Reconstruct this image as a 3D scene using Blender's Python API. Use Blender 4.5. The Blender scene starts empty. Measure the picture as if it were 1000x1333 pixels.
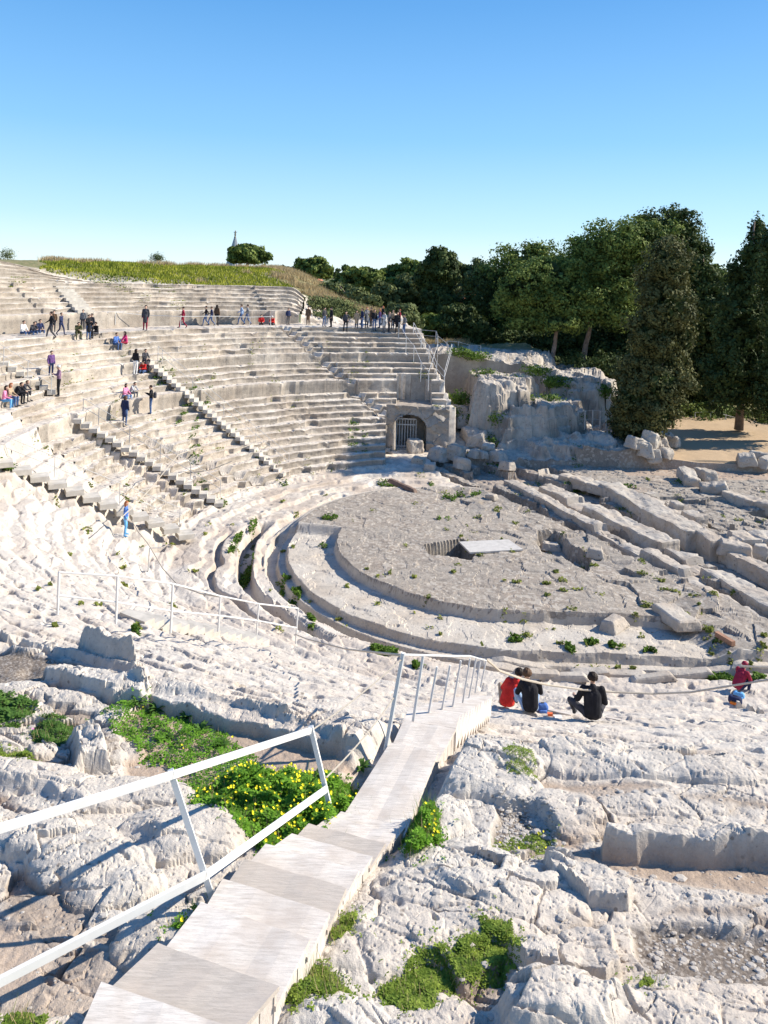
import bpy, math, random, time
import numpy as np
from mathutils import Vector, Matrix
T_START = time.time()
rad = math.radians
C = bpy.context.scene.collection
SC = bpy.context.scene
rng = np.random.default_rng(11)
random.seed(5)

# ------------------------------------------------------------------ camera
F, HX, HY, ROLL = 1000.0, 500.0, 355.0, rad(2.0)
cr, sr = math.cos(ROLL), math.sin(ROLL)
cd = bpy.data.cameras.new('camera')
cam = bpy.data.objects.new('camera', cd); C.objects.link(cam)
cam.matrix_world = Matrix(((cr, -sr, 0, 0), (0, 0, -1, 0), (sr, cr, 0, 0), (0, 0, 0, 1)))
cd.sensor_width = 36; cd.sensor_fit = 'AUTO'
cd.lens = F / 1333 * 36
cd.shift_y = -(666.5 - HY) / 1333
cd.clip_start = 0.1; cd.clip_end = 6000
SC.camera = cam

def lat(px, py):
    """pixel of the 1000x1333 frame -> (X/Y, Z/Y) of its ray"""
    dx, dy = px - HX, py - HY
    return (dx*cr + dy*sr)/F, -(dy*cr - dx*sr)/F
def at_z(px, py, z):
    a, b = lat(px, py); Y = z/b
    return Vector((a*Y, Y, z))
def at_y(px, py, Y):
    a, b = lat(px, py)
    return Vector((a*Y, Y, b*Y))

# ------------------------------------------------------------------ vectorised noise
def _h(ix, iy, seed):
    n = (ix.astype(np.int64)*374761393 + iy.astype(np.int64)*668265263 + seed*1274126177) & 0xffffffff
    n = ((n ^ (n >> 13)) * 1274126177) & 0xffffffff
    n = n ^ (n >> 16)
    return (n & 0xffffff).astype(np.float32) / np.float32(0xffffff)
def vn(x, y, seed=0):
    ix = np.floor(x); iy = np.floor(y)
    fx = (x-ix).astype(np.float32); fy = (y-iy).astype(np.float32)
    fx = fx*fx*fx*(fx*(fx*6-15)+10); fy = fy*fy*fy*(fy*(fy*6-15)+10)
    a = _h(ix, iy, seed); b = _h(ix+1, iy, seed); c = _h(ix, iy+1, seed); d = _h(ix+1, iy+1, seed)
    return (a+(b-a)*fx)*(1-fy)+(c+(d-c)*fx)*fy        # 0..1
def fbm(x, y, oct=4, seed=0, gain=.5, lac=2.03):
    s = 0; a = 1; t = 0
    for i in range(oct):
        s = s + a*(vn(x, y, seed+i*17)*2-1); t += a; a *= gain
        x = x*lac+13.7; y = y*lac+7.1
    return s/t                                       # -1..1
def billow(x, y, oct=4, seed=0, gain=.5):
    s = 0; a = 1; t = 0
    for i in range(oct):
        s = s + a*np.abs(vn(x, y, seed+i*17)*2-1); t += a; a *= gain
        x = x*2.03+13.7; y = y*2.03+7.1
    return s/t                                       # 0..1, creases at 0
def voro(x, y, seed=0):
    ix = np.floor(x); iy = np.floor(y)
    f1 = np.full(x.shape, 9., np.float32); f2 = f1.copy(); idv = np.zeros(x.shape, np.float32)
    for dx in (-1, 0, 1):
        for dy in (-1, 0, 1):
            cx = ix+dx; cy = iy+dy
            jx = _h(cx, cy, seed+1); jy = _h(cx, cy, seed+2)
            d = np.hypot(cx+jx-x, cy+jy-y).astype(np.float32)
            new = d < f1
            f2 = np.where(new, f1, np.minimum(f2, d))
            idv = np.where(new, _h(cx, cy, seed+3), idv)
            f1 = np.where(new, d, f1)
    return f1, f2, idv
def facets(x, y, seed=0, slope=1.0):
    """broken planes: every cell is a tilted flat piece; height about -.5..+.5 times slope, and the crack distance"""
    ix = np.floor(x); iy = np.floor(y)
    f1 = np.full(x.shape, 9., np.float32); f2 = f1.copy(); h = np.zeros(x.shape, np.float32)
    for dx in (-1, 0, 1):
        for dy in (-1, 0, 1):
            cx = ix+dx; cy = iy+dy
            px = cx+_h(cx, cy, seed+1)-x; py = cy+_h(cx, cy, seed+2)-y
            d = np.hypot(px, py).astype(np.float32); new = d < f1
            f2 = np.where(new, f1, np.minimum(f2, d))
            ang = _h(cx, cy, seed+4)*6.283; sl = _h(cx, cy, seed+5)
            hh = (_h(cx, cy, seed+3)-.5)*.6 + (px*np.cos(ang)+py*np.sin(ang))*sl*slope
            h = np.where(new, hh, h); f1 = np.where(new, d, f1)
    return h, f2-f1
def noise3(P, scale, seed=0, oct=3):
    """cheap 3D noise from 2D slices, P (n,3) -> -1..1"""
    x, y, z = P[:, 0]*scale, P[:, 1]*scale, P[:, 2]*scale
    return (fbm(x+z*.71, y-z*.43+9, oct, seed)+fbm(y+x*.37+31, z*1.1+x*.2, oct, seed+5)+fbm(z+y*.3-17, x*1.05-y*.2, oct, seed+9))*.6
def ss(a, b, x):
    t = np.clip((x-a)/(b-a), 0, 1)
    return t*t*(3-2*t)
def poly_sd(x, y, pts):
    """signed distance to polygon, negative inside"""
    pts = [(float(p[0]), float(p[1])) for p in pts]
    d = np.full(x.shape, 1e9); ins = np.zeros(x.shape, bool); n = len(pts)
    for i in range(n):
        x0, y0 = pts[i]; x1, y1 = pts[(i+1) % n]
        ex, ey = x1-x0, y1-y0
        t = np.clip(((x-x0)*ex+(y-y0)*ey)/(ex*ex+ey*ey+1e-12), 0, 1)
        d = np.minimum(d, (x-x0-ex*t)**2+(y-y0-ey*t)**2)
        c = ((y0 > y) != (y1 > y))
        if y1 != y0:
            ins ^= c & (x < (x1-x0)*(y-y0)/(y1-y0)+x0)
    return np.where(ins, -np.sqrt(d), np.sqrt(d))

# ------------------------------------------------------------------ the lie of the land
CX, CY = 6.0, 39.3
FAR_STEPS = [(16.6+.62*i, .38, 0) for i in range(11)] + [(23.5, .95, 1), (24.45, .37, 0), (25.1, .37, 0), (25.75, .37, 0), (26.4, .72, 1),
             (27.1, .38, 0), (27.7, .38, 0), (28.3, .38, 0), (28.9, .38, 0), (29.5, .38, 0), (32.7, 1.2, 1)] + [(33.6+.66*i, .34, 0) for i in range(6)]
NEAR_R = [0, 10.7, 11.5, 12.2, 15.8, 24.1, 28, 30.4, 32.3, 34.5, 37, 40, 44, 60]
NEAR_Z = [-14.3, -14.3, -14.2, -13.95, -12.95, -8.85, -6.95, -5.5, -5.4, -5.1, -4.9, -4.2, -2.6, -1.8]
def gpoly(z, *px):                     # outline on a level of the ground, from its corners in the photograph
    return [tuple(at_z(a, b, z)[:2]) for a, b in px]
G = -5.2
SAND = [(gpoly(-5.35, (192,884), (300,903), (425,945), (475,978), (400,1000), (255,1010), (158,1000), (150,925)), .10, 1.0),
        (gpoly(-5.2, (-60,790), (0,808), (90,824), (187,851), (151,858), (75,852), (0,868), (-60,880)), .10, .5),
        (gpoly(-5.2, (-40,1000), (60,1012), (111,1036), (70,1048), (-40,1030)), .10, 1.),
        (gpoly(-5.1, (140,1058), (190,1060), (220,1078), (180,1102), (148,1085)), .05, .9),
        (gpoly(-5.0, (-40,1130), (30,1180), (75,1225), (40,1290), (-40,1280)), .06, .9),
        (gpoly(-5.0, (60,1250), (150,1220), (190,1250), (100,1333), (20,1333)), .02, .5),
        (gpoly(-5.25, (760,1086), (900,1096), (1040,1104), (1040,1152), (860,1130), (790,1113)), .05, .75),
        (gpoly(-5.3, (680,992), (830,998), (880,1012), (780,1030), (705,1012)), .03, .7),
        (gpoly(-5.3, (655,1066), (740,1060), (785,1050), (760,1085), (700,1100)), .04, .6)]
GRAVEL = [(gpoly(-5.15, (821,1184), (855,1172), (905,1171), (1050,1188), (1050,1264), (905,1270), (842,1262), (826,1222)), .12),
          (gpoly(-5.3, (645,1030), (700,1028), (728,1058), (728,1088), (690,1097), (640,1088)), .10),
          (gpoly(-5.2, (-60,790), (0,808), (90,824), (187,851), (151,858), (75,852), (0,868), (-60,880)), .0)]
EARTH = [gpoly(-5.3, (640,1100), (700,1085), (790,1085), (800,1112), (700,1108)), gpoly(-5.2, (880,1150), (1040,1160), (1040,1188), (900,1172), (840,1172)), gpoly(-5.3, (625,1000), (665,985), (690,1000), (655,1030)), gpoly(-5.0, (0,1100), (70,1140), (90,1180), (30,1190), (0,1170)),
         gpoly(-5.3, (760,1086), (900,1096), (1040,1104), (1040,1152), (860,1130), (790,1113)), gpoly(-5.3, (680,992), (830,998), (900,1012), (780,1030), (705,1012)), gpoly(-5.3, (655,1066), (740,1060), (785,1050), (760,1085), (700,1100)),
         gpoly(-5.3, (850,1012), (1040,1020), (1040,1036), (880,1030)), gpoly(-5.0, (575,1240), (640,1200), (690,1210), (660,1262), (600,1270)), gpoly(-5.35, (230,960), (330,975), (300,1010), (200,1000)), gpoly(-5.1, (225,1150), (290,1130), (330,1110), (300,1190), (230,1210))]
RAISE = [(gpoly(-5.0, (786,1042), (862,1036), (1060,1052), (1060,1070), (900,1066), (787,1060)), .27, .05),
         (gpoly(-5.0, (90,915), (136,912), (150,956), (100,964)), .26, .07),
         (gpoly(-5.2, (55,846), (88,840), (192,872), (196,886), (150,884), (60,858)), .17, .04),
         (gpoly(-5.2, (158,862), (205,855), (300,888), (400,913), (485,935), (492,950), (400,940), (300,914), (200,884)), .16, .04),
         (gpoly(-5.2, (100,812), (135,806), (172,818), (178,838), (140,830)), .38, .05),
         (gpoly(-5.2, (0,765), (60,792), (140,812), (200,838), (190,850), (95,822), (0,797)), .16, .05),
         (gpoly(-5.0, (280,930), (330,925), (352,950), (330,965), (290,955)), .0, .04),
         (gpoly(-4.9, (640,1262), (665,1243), (760,1244), (830,1262), (800,1333), (650,1340)), .17, .12),
         (gpoly(-5.0, (680,1196), (740,1180), (800,1184), (808,1232), (790,1256), (690,1240), (660,1215)), .16, .03),
         (gpoly(-5.2, (706,1100), (740,1102), (820,1140), (812,1165), (770,1168), (720,1130)), .14, .02)]
MOUND = [  # px, py, z guess, rx, ry (m), height
    (615,1140,-5.0,.62,.32,.28), (560,1170,-5.0,.4,.3,.2), (690,1150,-5.1,.45,.25,.18), (480,1190,-5.0,.4,.3,.18), (540,1130,-5.1,.3,.2,.15),
    (430,1310,-4.9,.38,.22,.30), (520,1325,-4.8,.35,.2,.22), (900,1300,-4.9,.7,.25,.20), (745,1290,-4.9,.4,.25,.15), (590,1300,-4.95,.25,.2,.05),
    (240,1060,-5.1,.5,.35,.30), (120,1085,-5.0,.45,.32,.30), (60,1070,-5.05,.4,.25,.26), (150,1120,-5.0,.35,.25,.2), (30,985,-5.15,.6,.25,.22), (110,1010,-5.15,.6,.25,.2),
    (190,1010,-5.2,.45,.22,.2), (230,1190,-4.95,.4,.3,.2), (30,1320,-4.8,.35,.2,.25),
    (600,1000,-5.4,.4,.35,.30), (650,1010,-5.35,.4,.25,.2), (560,1045,-5.3,.35,.3,.16), (640,985,-5.4,.5,.25,.28), (770,980,-5.4,.8,.28,.20), (900,985,-5.4,.9,.28,.18), (830,1020,-5.3,.9,.2,.10),
    (740,1040,-5.3,.35,.3,.16), (600,1100,-5.2,.4,.25,.12), (150,945,-5.2,.3,.2,.12), (40,890,-5.3,.6,.25,.15), (110,880,-5.3,.5,.22,.12),
    (350,1010,-5.35,.1,.1,.02), (20,950,-5.2,.4,.2,.18), (440,1235,-5.05,.3,.25,.08)]
MOUND = [(*at_z(a, b, z)[:2], rx, ry, h) for a, b, z, rx, ry, h in MOUND]
STAIR_LINE = [tuple(at_z(a, b, z)[:2]) for a, b, z in ((215,1333,-4.7), (300,1250,-4.8), (380,1150,-5.0), (450,1080,-5.3), (540,972,-5.48), (560,943,-5.6))] + [tuple(at_y(621, 914, 13.9)[:2])]
def seg_dist(x, y, pts):
    d = np.full(x.shape, 1e9)
    for (x0, y0), (x1, y1) in zip(pts, pts[1:]):
        ex, ey = x1-x0, y1-y0
        t = np.clip(((x-x0)*ex+(y-y0)*ey)/(ex*ex+ey*ey), 0, 1)
        d = np.minimum(d, np.hypot(x-x0-ex*t, y-y0-ey*t))
    return d
SDX, SDY = .47, -.88                  # the stage foundations run this way
PASS = [(5.7, 57.5), (7.6, 58.5), (7.4, 69.5), (3.6, 69.5)]   # sunken passage between the wing and the rock
ROCKS = [([(7.1, 61.3), (9.8, 60.6), (12.2, 62.6), (13.8, 66), (12.5, 70), (7.3, 70.5)], -8.5),
         ([(9.6, 59.6), (14.5, 60.4), (17.5, 64), (18, 69), (10, 69)], -10.2),
         ([(11.8, 58.0), (20, 57.2), (22.5, 60), (22, 67), (11, 65)], -12.2),
         ([(3.9, 70.2), (7.6, 70.4), (14, 71), (17, 75), (16, 82), (2, 82)], -7.1),
         ([(14, 66), (19, 66), (22, 71), (22, 80), (14, 80)], -8.8)]
def H(x, y, detail=True, sharp=False):
    """ground height and material masks at (x, y), in metres below the camera"""
    x = np.asarray(x, float); y = np.asarray(y, float)
    dx = np.minimum(x-CX, 0); dy = y-CY
    R = np.hypot(dx, dy)
    th = np.degrees(np.arctan2(dy, dx)) % 360        # 90 far, 180 left, 270 near
    s = np.radians(th)*20 + np.where(x > CX, np.where(dy < 0, x-CX, -(x-CX)), 0)
    n1 = fbm(x*.35, y*.35, 3, 3)
    n2 = fbm(x*1.3, y*1.3, 4, 23)
    # stepped rows
    wedge = np.digitize(th-np.clip(R-16.5, 0, 16)*1.05, [102.5, 136.6, 161, 182, 200]).astype(float)
    wj = _h(wedge, wedge*0, 5)-.5
    er = np.where(R < 23.5, ss(148, 185, th), ss(178, 212, th))
    Rw = R + .10*n1 + .05*n2 + er*(.22*n1+.22*n2) + wj*.55
    w = .02 if sharp else .10 + .16*er
    zf = np.full(x.shape, -13.75)
    for i, (r0, rise, big) in enumerate(FAR_STEPS):
        jit = (vn(s*.25+i*3.1, np.full(x.shape, i*7.3), 40+i)-.5)*(.16+.3*er)
        chip = np.clip(vn(s*.9+i*5.1, np.full(x.shape, i*1.3), 80+i)-.72, 0, 1)*1.3
        zf = zf + rise*np.clip((Rw-r0-jit-chip)/(w*(1.1 if big else 1))+.5, 0, 1)
    # inside the seating: gently rising ground
    zin = np.interp(R, [0, 11.5, 12.2, 14, 16.2, 16.7], [-14.3, -14.25, -14.1, -13.95, -13.8, -13.75])
    zf = np.where(R < 16.3, zin, zf)
    zn = np.interp(R, NEAR_R, NEAR_Z)
    nearw = ss(196, 232, th)
    # shallow worn rows on the near slope
    rr = R + .25*n1 + .2*n2
    tri = (rr/.95) % 1.0
    zn = zn + np.where((R > 12) & (R < 30), (ss(.55, .95, tri)-tri)*.26, 0)
    z = zf*(1-nearw) + zn*nearw
    # upper left: rows carry on higher above the walkway, and the grassy hill behind
    lf = ss(128, 160, th)
    Rh = R - 6.5*lf*(1-.25*ss(168, 180, th))
    hill = ss(37.0, 38.4, Rh+.6*n1)
    left = ss(166, 172, th)*(1-ss(200, 215, th))
    hz = np.interp(R, [37, 38.5, 42, 48, 56, 72, 120], [-1.85, -1.65, -1.05, -.15, .0, -2.0, -7])
    hz = np.where(lf > 0, np.maximum(hz, -1.2*(1-lf)-.05*lf), hz)
    fall = ss(-13, 1.5, x)                              # the hill runs down to the right
    hz = hz*(1-fall) + fall*np.interp(R, [31, 37, 45, 60, 90], [-5.0, -4.1, -4.6, -6.5, -7.5])
    upper = ss(31.8, 32.6, R)*(1-nearw)
    zup = z
    rowfall = ss(-9, -5, x)*ss(31.7, 32.5, R)*(th < 190)
    z = np.where(R > 31.7, z*(1-rowfall) + rowfall*np.maximum(-4.5 + .6*n1 + .4*n2 + .5*facets(x*.6, y*.6, 710, 1.)[0], -5.2), z)
    for i in range(5):
        z = z + np.where(th < 215, .33*ss(.25, .9, lf)*np.clip((R+.10*n1-37.2-i*.95-(vn(s*.3, s*0, 400+i)-.5)*.3)/(.02 if sharp else .1)+.5, 0, 1), 0)
    far = (th < 215) & (R > 36.6)
    lrise = left*.5*ss(40, 46, R)
    z = np.where(far, np.where(hill > 0, z*(1-hill)+(hz+lrise+.12*n1)*hill, z), z)
    grass = np.where(far, hill, 0)*(1-ss(165, 170, th))
    # --- orchestra floor and its ring
    inner = ss(168, 171, th)*1.0
    inner = np.where(x > 6, np.where(dy < 0, 1-ss(12.5, 14.5, x+n1), 0), inner)
    zo = -13.6 - .45*ss(7.9, 8.05, R+.06*n2)*inner
    ringR = R + .05*n2
    zo = zo - (.34*ss(10.35, 10.45, ringR) + .36*ss(10.8, 10.9, ringR))*ss(150, 175, th)
    zo = zo - .45*(1-ss(150, 175, th))*ss(10.6, 11.1, ringR)
    up = ss(11.35, 11.5, R+.12*n2)
    z = np.where(R < 11.5, zo*(1-up)+z*up, z)
    # drainage channels left of the ring
    ch = ss(162, 168, th)*(1-ss(231, 234, th))
    z = z - .85*ch*ss(12.1, 12.22, R+.15*n1)*(1-ss(12.75, 12.9, R+.15*n1))
    ch2 = ss(172, 178, th)*(1-ss(222, 226, th))
    z = z - .4*ch2*ss(13.7, 13.8, R+.5*n1)*(1-ss(13.95, 14.1, R+.5*n1))
    # worn ledges between ring and rows
    led = (R > 11.5) & (R < 16.6)
    lt = ((R+.5*n1+.3*n2)/1.35) % 1.0
    z = z + np.where(led, (ss(.75, .95, lt)-lt)*.22*(1-.3*nearw), 0)
    soil = np.where(led, ss(.0, .5, n1+.2)*.8, 0)
    # --- stage building ground
    o = x*.88 + y*.47
    st = (o > 29.4 + .35*n1) & (dy > -9.6-.3*n1) & (y < 57.8) & (x > 4)
    zs = -14.55 - .12*n2
    zs = np.where(o > 38.2 + .5*n1, -13.95-.1*n1, zs)
    zs = np.where((o > 42.6+.8*n1) & (y < 48), -14.7, zs)
    along = x*SDX+y*SDY
    oj = o+.25*n1+.12*n2
    seg_ = _h(np.floor(oj/1.55), np.floor(along/3.4+_h(np.floor(oj/1.55), np.floor(oj/1.55)*0, 9)*5), 12)
    zs = zs + np.where(o < 38, .55*ss(.0, .06, (oj/1.55) % 1)*(1-ss(.5, .56, (oj/1.55) % 1))*(seg_ > .35), .14*np.round(2*n1+1.5*n2)/2)
    z = np.where(st, zs, z)
    # pits in the orchestra floor beside the foundations
    pit = gp_pit = poly_sd(x+.2*n2, y+.2*n1, PIT1)
    z = np.where(~st & (R < 10.4), z - .75*(1-ss(-.1, .05, pit)), z)
    pit2 = poly_sd(x+.05*n2, y+.05*n1, PIT2)
    z = z - 1.5*(1-ss(-.06, .03, pit2))
    # --- cut front of the far wing (tunnel wall) and ground to its right
    cut = (x > .55) & (y < 60.15) & (y > 53.6)
    z = np.where(cut, np.minimum(z, -13.85+.1*n2), z)
    z = np.where((x > .2) & (y >= 60.15) & (R < 23.2), np.maximum(z, -10.36+.05*n2), z)
    notch = (x > 1.35) & (x < 4.15) & (y < 63.3) & (y >= 60)
    z = np.where(notch, -13.8, z)
    xe = 6.0 - (y-60.15)*.30 + .25*n1
    east = (x > xe) & (y > 57.5)
    ge = np.interp(y, [57, 60, 66, 70, 80], [-13.7, -13.3, -11.6, -11.0, -11.0]) + .2*n2
    ge2 = np.where(y > 68, np.interp(x, [4, 16, 22, 30], [-7.3, -8.2, -13, -13.3]), np.interp(x, [7, 20, 24], [-13.4, -13.6, -13.5]))
    k = ss(67, 72, y)
    g = np.where(x > 15, np.interp(x, [15, 24], [-12.5, -13.4])*np.ones_like(y), ge)
    g = np.where(y > 70, np.interp(x, [5, 16, 24, 60], [-7.3, -8.0, -13.0, -13.0])+.2*n1, g)
    z = np.where(east, g, z)
    for gp_ in GULLY:
        kk = y > 28
        z = z - np.where(kk & (R > 16.3), (.42 if gp_ is not GULLY[-1] else .30)*(1-ss(.18, .42, seg_dist(x+.1*n2, y+.1*n1, gp_))), 0)
    for pts, top in ROCKS:
        fh = facets(x*.5, y*.5, 63, 0)[0]
        sd = poly_sd(x+.55*n1+.25*n2+1.1*fh, y+.5*fbm(x*.9+9, y*.9, 3, 77)-1.0*fh, pts)
        up = (1-ss(-.95, .12, sd))**.8
        tz = top + .35*n1 + .2*n2
        z = np.where(east & (tz > z), z*(1-up)+tz*up, z)
    strat = east & (z > -13.0) & (z < -7.6)
    zq = z + .25*n1; fr = (zq/.85) % 1
    z = np.where(strat, z + .8*((ss(.55, .95, fr)-fr)*.85), z)
    behind = (y > 57.8) & (x > 19.5) & (y < 140)
    z = np.where(behind & ~((x < 22) & (z > -12.6)), -13.3+.1*n1, z)
    sandR = np.where((x > 18) & (y > 55.5+.8*n1) & (z < -13), 1., 0.)
    beyond = ss(90, 130, y)
    # --- the near ledges
    sand = sandR*1.0; grav = np.zeros(x.shape); soilb = np.zeros(x.shape)
    fg = (y < 14) & (np.abs(x) < 9)
    if fg.any():
        X, Y = x[fg], y[fg]; Z = z[fg].copy()
        N1 = n1[fg]; N2 = n2[fg]
        sd_s = np.zeros(X.shape); sd_g = np.zeros(X.shape); dz = np.zeros(X.shape)
        wx = X+.05*fbm(X*4, Y*4, 3, 91); wy = Y+.05*fbm(X*4+5, Y*4, 3, 92)
        zone = ss(10.6, 9.6, Y) if False else 1-ss(10.4, 12.5, Y)
        for pts, dep, m in SAND:
            sd = poly_sd(wx, wy, pts); k_ = 1-ss(-.10, .02, sd)
            sd_s = np.maximum(sd_s, k_*m); dz = np.minimum(dz, -dep*k_)
        for pts, dep in GRAVEL:
            sd = poly_sd(wx, wy, pts); k_ = 1-ss(-.08, .02, sd)
            sd_g = np.maximum(sd_g, k_); dz = np.minimum(dz, -dep*k_)
        flat = np.maximum(sd_s, sd_g)
        rocky = (1-flat)
        # bedrock relief: long rounded ledges along the rows, facets, pits
        b = billow(wx*.75+.3*N1, wy*1.9, 4, 120, .42)
        h1, c1 = facets(wx*1.1+.25*N1, wy*2.2+.25*N2, 301, .9)
        h2, c2 = facets(wx*3.3+.5*N2, wy*5.2, 311, .8)
        rough_ = .25+.75*ss(-.25, .35, fbm(X*.8+3, Y*1.3, 3, 331))
        rel = .085*b + rough_*(.13*h1 + .045*h2 - .05*(1-ss(0, .07, c1)) - .015*(1-ss(0, .1, c2)))
        fr_ = (rel/.085+.6*N1) % 1
        rel = rel + rough_*.085*.6*(ss(.5, .95, fr_)-fr_)
        low = (1-ss(-.035, .02, rel-.05*fbm(X*2.2, Y*2.2, 3, 341)))*.9
        Z = Z + dz + zone*rocky*(rel-.05)
        brown = np.maximum(low*rocky*zone, 0)
        for pts in EARTH:
            brown = np.maximum(brown, 1-ss(-.12, .03, poly_sd(wx+.05*N2, wy+.05*N1, pts)))
        mm = np.zeros(X.shape)
        for mx, my, rx, ry, hh in MOUND:
            u = ((wx-mx)/rx)**2 + ((wy-my)/ry)**2
            u = u*(1+.35*fbm(X*2.2+mx, Y*2.2, 3, 140))
            mm = np.maximum(mm, .62*hh*np.clip(1-u*.62, 0, 1)**.4)
        Z = Z + mm*(.75+.25*rocky)*(1-.5*sd_g)
        rk_ = np.zeros(X.shape)
        for pts, hh, wd in RAISE:
            sd = poly_sd(wx+.03*N2, wy+.03*N1, pts)
            k_ = 1-ss(-wd, wd*.3, sd); rk_ = np.maximum(rk_, k_)
            bb = .8+.35*billow(X*2.3, Y*2.3, 3, 150)
            Z = Z + hh*k_*bb
            flat = flat*(1-k_); sd_s = sd_s*(1-k_); sd_g = sd_g*(1-k_)
        sl = seg_dist(X, Y, STAIR_LINE)
        Z = np.minimum(Z, Z + (np.interp(Y, [4.8, 5.3, 6.4, 7.7, 8.9, 9.3, 14.2], [-4.55, -4.75, -5.0, -5.42, -5.50, -5.62, -7.95])-.20 - Z)*(1-ss(.42, .62, sl)))
        dark = poly_sd(wx, wy, HOLE)
        Z = Z - .09*(1-ss(-.05, .04, dark))
        brown = brown*(1-ss(.02, .10, mm)*.85)*(1-np.clip(rk_, 0, 1))
        soilb[fg] = brown
        flat = flat*(1-ss(.0, .06, mm))
        sd_s = sd_s*(1-ss(.03, .09, mm)); sd_g = sd_g*(1-ss(.03, .09, mm))
        if detail:
            q = billow(X*3.1, Y*3.1, 5, 160, .55)
            h3, c3 = facets(X*9, Y*11, 321, .8)
            Z = Z + (1-flat)*(.022*q + rough_*.012*h3 + .007*fbm(X*14, Y*14, 3, 170))
            p1, _, pid = voro(X*4.3+.9*fbm(X*3, Y*3, 3, 350), Y*6.5+.9*fbm(X*3+7, Y*3, 3, 351), 21)
            Z = Z - (1-flat)*np.where(pid > .80, .045*(1-ss(.0, .30, p1)), 0)
            p2, _, pid2 = voro(X*17, Y*17, 31)
            Z = Z - (1-flat)*np.where(pid2 > .7, .016*(1-ss(.0, .35, p2)), 0)
            Z = Z + flat*.012*fbm(X*9, Y*9, 3, 180)
        z[fg] = Z; sand[fg] = sd_s; grav[fg] = sd_g
    if detail:
        md = (y >= 9) & (y < 80) & (grass < .5)
        k_ = np.where(md, ss(9, 13, y), 0)*(1-sandR)
        amp = .02 + .01*er*(R > 16) + .012*nearw*(R > 12) + .08*east
        amp = np.where(R < 11.4, .018, amp)
        z = z + k_*amp*(billow(x*1.6, y*1.6, 4, 200, .6)*1.6-.6)
        hb, cb = facets(s*.55, R*1.5+.3*n2, 71, .5)
        hc, cc = facets(s*1.6+.3*n1, R*2.6+.3*n2, 75, .6)
        on = (R > 11.8) & (R < 40)
        z = z + k_*on*((.025+.03*er+.03*nearw)*hb - (.02+.01*er+.015*nearw)*(1-ss(0, .10, cb)) + (.015+.035*np.maximum(er, nearw))*hc)
        he, ce = facets(x*.55+.4*n1, y*.55+.4*n2, 83, 1.1)
        z = z + k_*east*((z > -12.9)*.38*he + .10*facets(x*1.7, y*1.7, 87, .9)[0])
        f1, _, pid = voro(x*1.7, y*1.7, 61)
        z = z - k_*np.where(pid > .8, (.10+.12*np.maximum(er, nearw))*(1-ss(.05, .35, f1)), 0)*(R > 12)
        ko = ss(22.5, 28, o)*(R < 10.9)
        z = z + k_*np.where(R < 10.4, .07*facets(x*.62+.4*n2, y*.62, 93, .9)[0], 0) + k_*ko*(.30*facets(x*.8, y*.8, 97, .9)[0]-.12)
        z = z + k_*np.where(R < 10.4, .05*np.round(2*fbm(x*.9, y*.9, 3, 210))/2, 0)
    return z, sand, grav, grass, soil*(1-nearw*.5), soilb
def _g(b, t, off):
    B, T = at_z(*b), at_z(*t); d = (T-B); n_ = Vector((d.y, -d.x, 0)).normalized()
    if n_.y > 0: n_ = -n_
    return [tuple((B+n_*off)[:2]), tuple((T+n_*off)[:2])]
GULLY = [_g((371,622,-13.6), (192,476,-6.2), .5), _g((290,660,-13.6), (97,546,-9.0), .55), _g((250,703,-13.8), (0,606,-9.2), .6), [(.8, 59.0), (-8.9, 65.8)]]
PIT1 = gpoly(-13.6, (700,690), (722,688), (748,712), (770,722), (765,742), (740,730), (716,718), (703,712))
PIT2 = gpoly(-13.6, (552,709), (602,701), (622,714), (614,727), (560,721))
HOLE = gpoly(-5.2, (596,1290), (630,1275), (655,1250), (664,1290), (655,1328), (618,1320))
def Hz(x, y):
    return float(H(np.array([x]), np.array([y]))[0][0])
_T = np.exp(np.linspace(math.log(3.4), math.log(130), 3600))
def hit(px, py, lo=3.4):
    """where the ray through a pixel meets the ground"""
    a, b = lat(px, py)
    z = H(a*_T, _T)[0]
    k = np.nonzero((b*_T < z) & (_T > lo))[0]
    if len(k) == 0: return at_y(px, py, 100)
    Y = _T[k[0]]
    return Vector((a*Y, Y, float(z[k[0]])))

# ------------------------------------------------------------------ scene helpers
def tag(o, label=None, cat=None, group=None, kind=None):
    if label: o['label'] = label
    if cat: o['category'] = cat
    if group: o['group'] = group
    if kind: o['kind'] = kind
    return o
def mesh_np(name, V, Fq, mats, parent=None, midx=None, smooth=False, link=True):
    """V (n,3), Fq (m,k) or list of such arrays; returns an object"""
    me = bpy.data.meshes.new(name)
    V = np.asarray(V, np.float32)
    Fl = Fq if isinstance(Fq, list) else [Fq]
    Fl = [np.asarray(f, np.int32) for f in Fl if len(f)]
    nl = sum(f.size for f in Fl); nf = sum(len(f) for f in Fl)
    me.vertices.add(len(V)); me.vertices.foreach_set('co', V.ravel())
    me.loops.add(nl); me.polygons.add(nf)
    me.loops.foreach_set('vertex_index', np.concatenate([f.ravel() for f in Fl]))
    tot = np.concatenate([np.full(len(f), f.shape[1], np.int32) for f in Fl])
    me.polygons.foreach_set('loop_start', np.concatenate([[0], np.cumsum(tot)[:-1]]).astype(np.int32))
    if midx is not None: me.polygons.foreach_set('material_index', np.asarray(midx, np.int32))
    me.update(calc_edges=True)
    me.polygons.foreach_set('use_smooth', np.full(nf, bool(smooth)))
    for m in (mats if isinstance(mats, (list, tuple)) else [mats]): me.materials.append(m)
    o = bpy.data.objects.new(name, me)
    if link: C.objects.link(o)
    if parent: o.parent = parent
    return o
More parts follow.
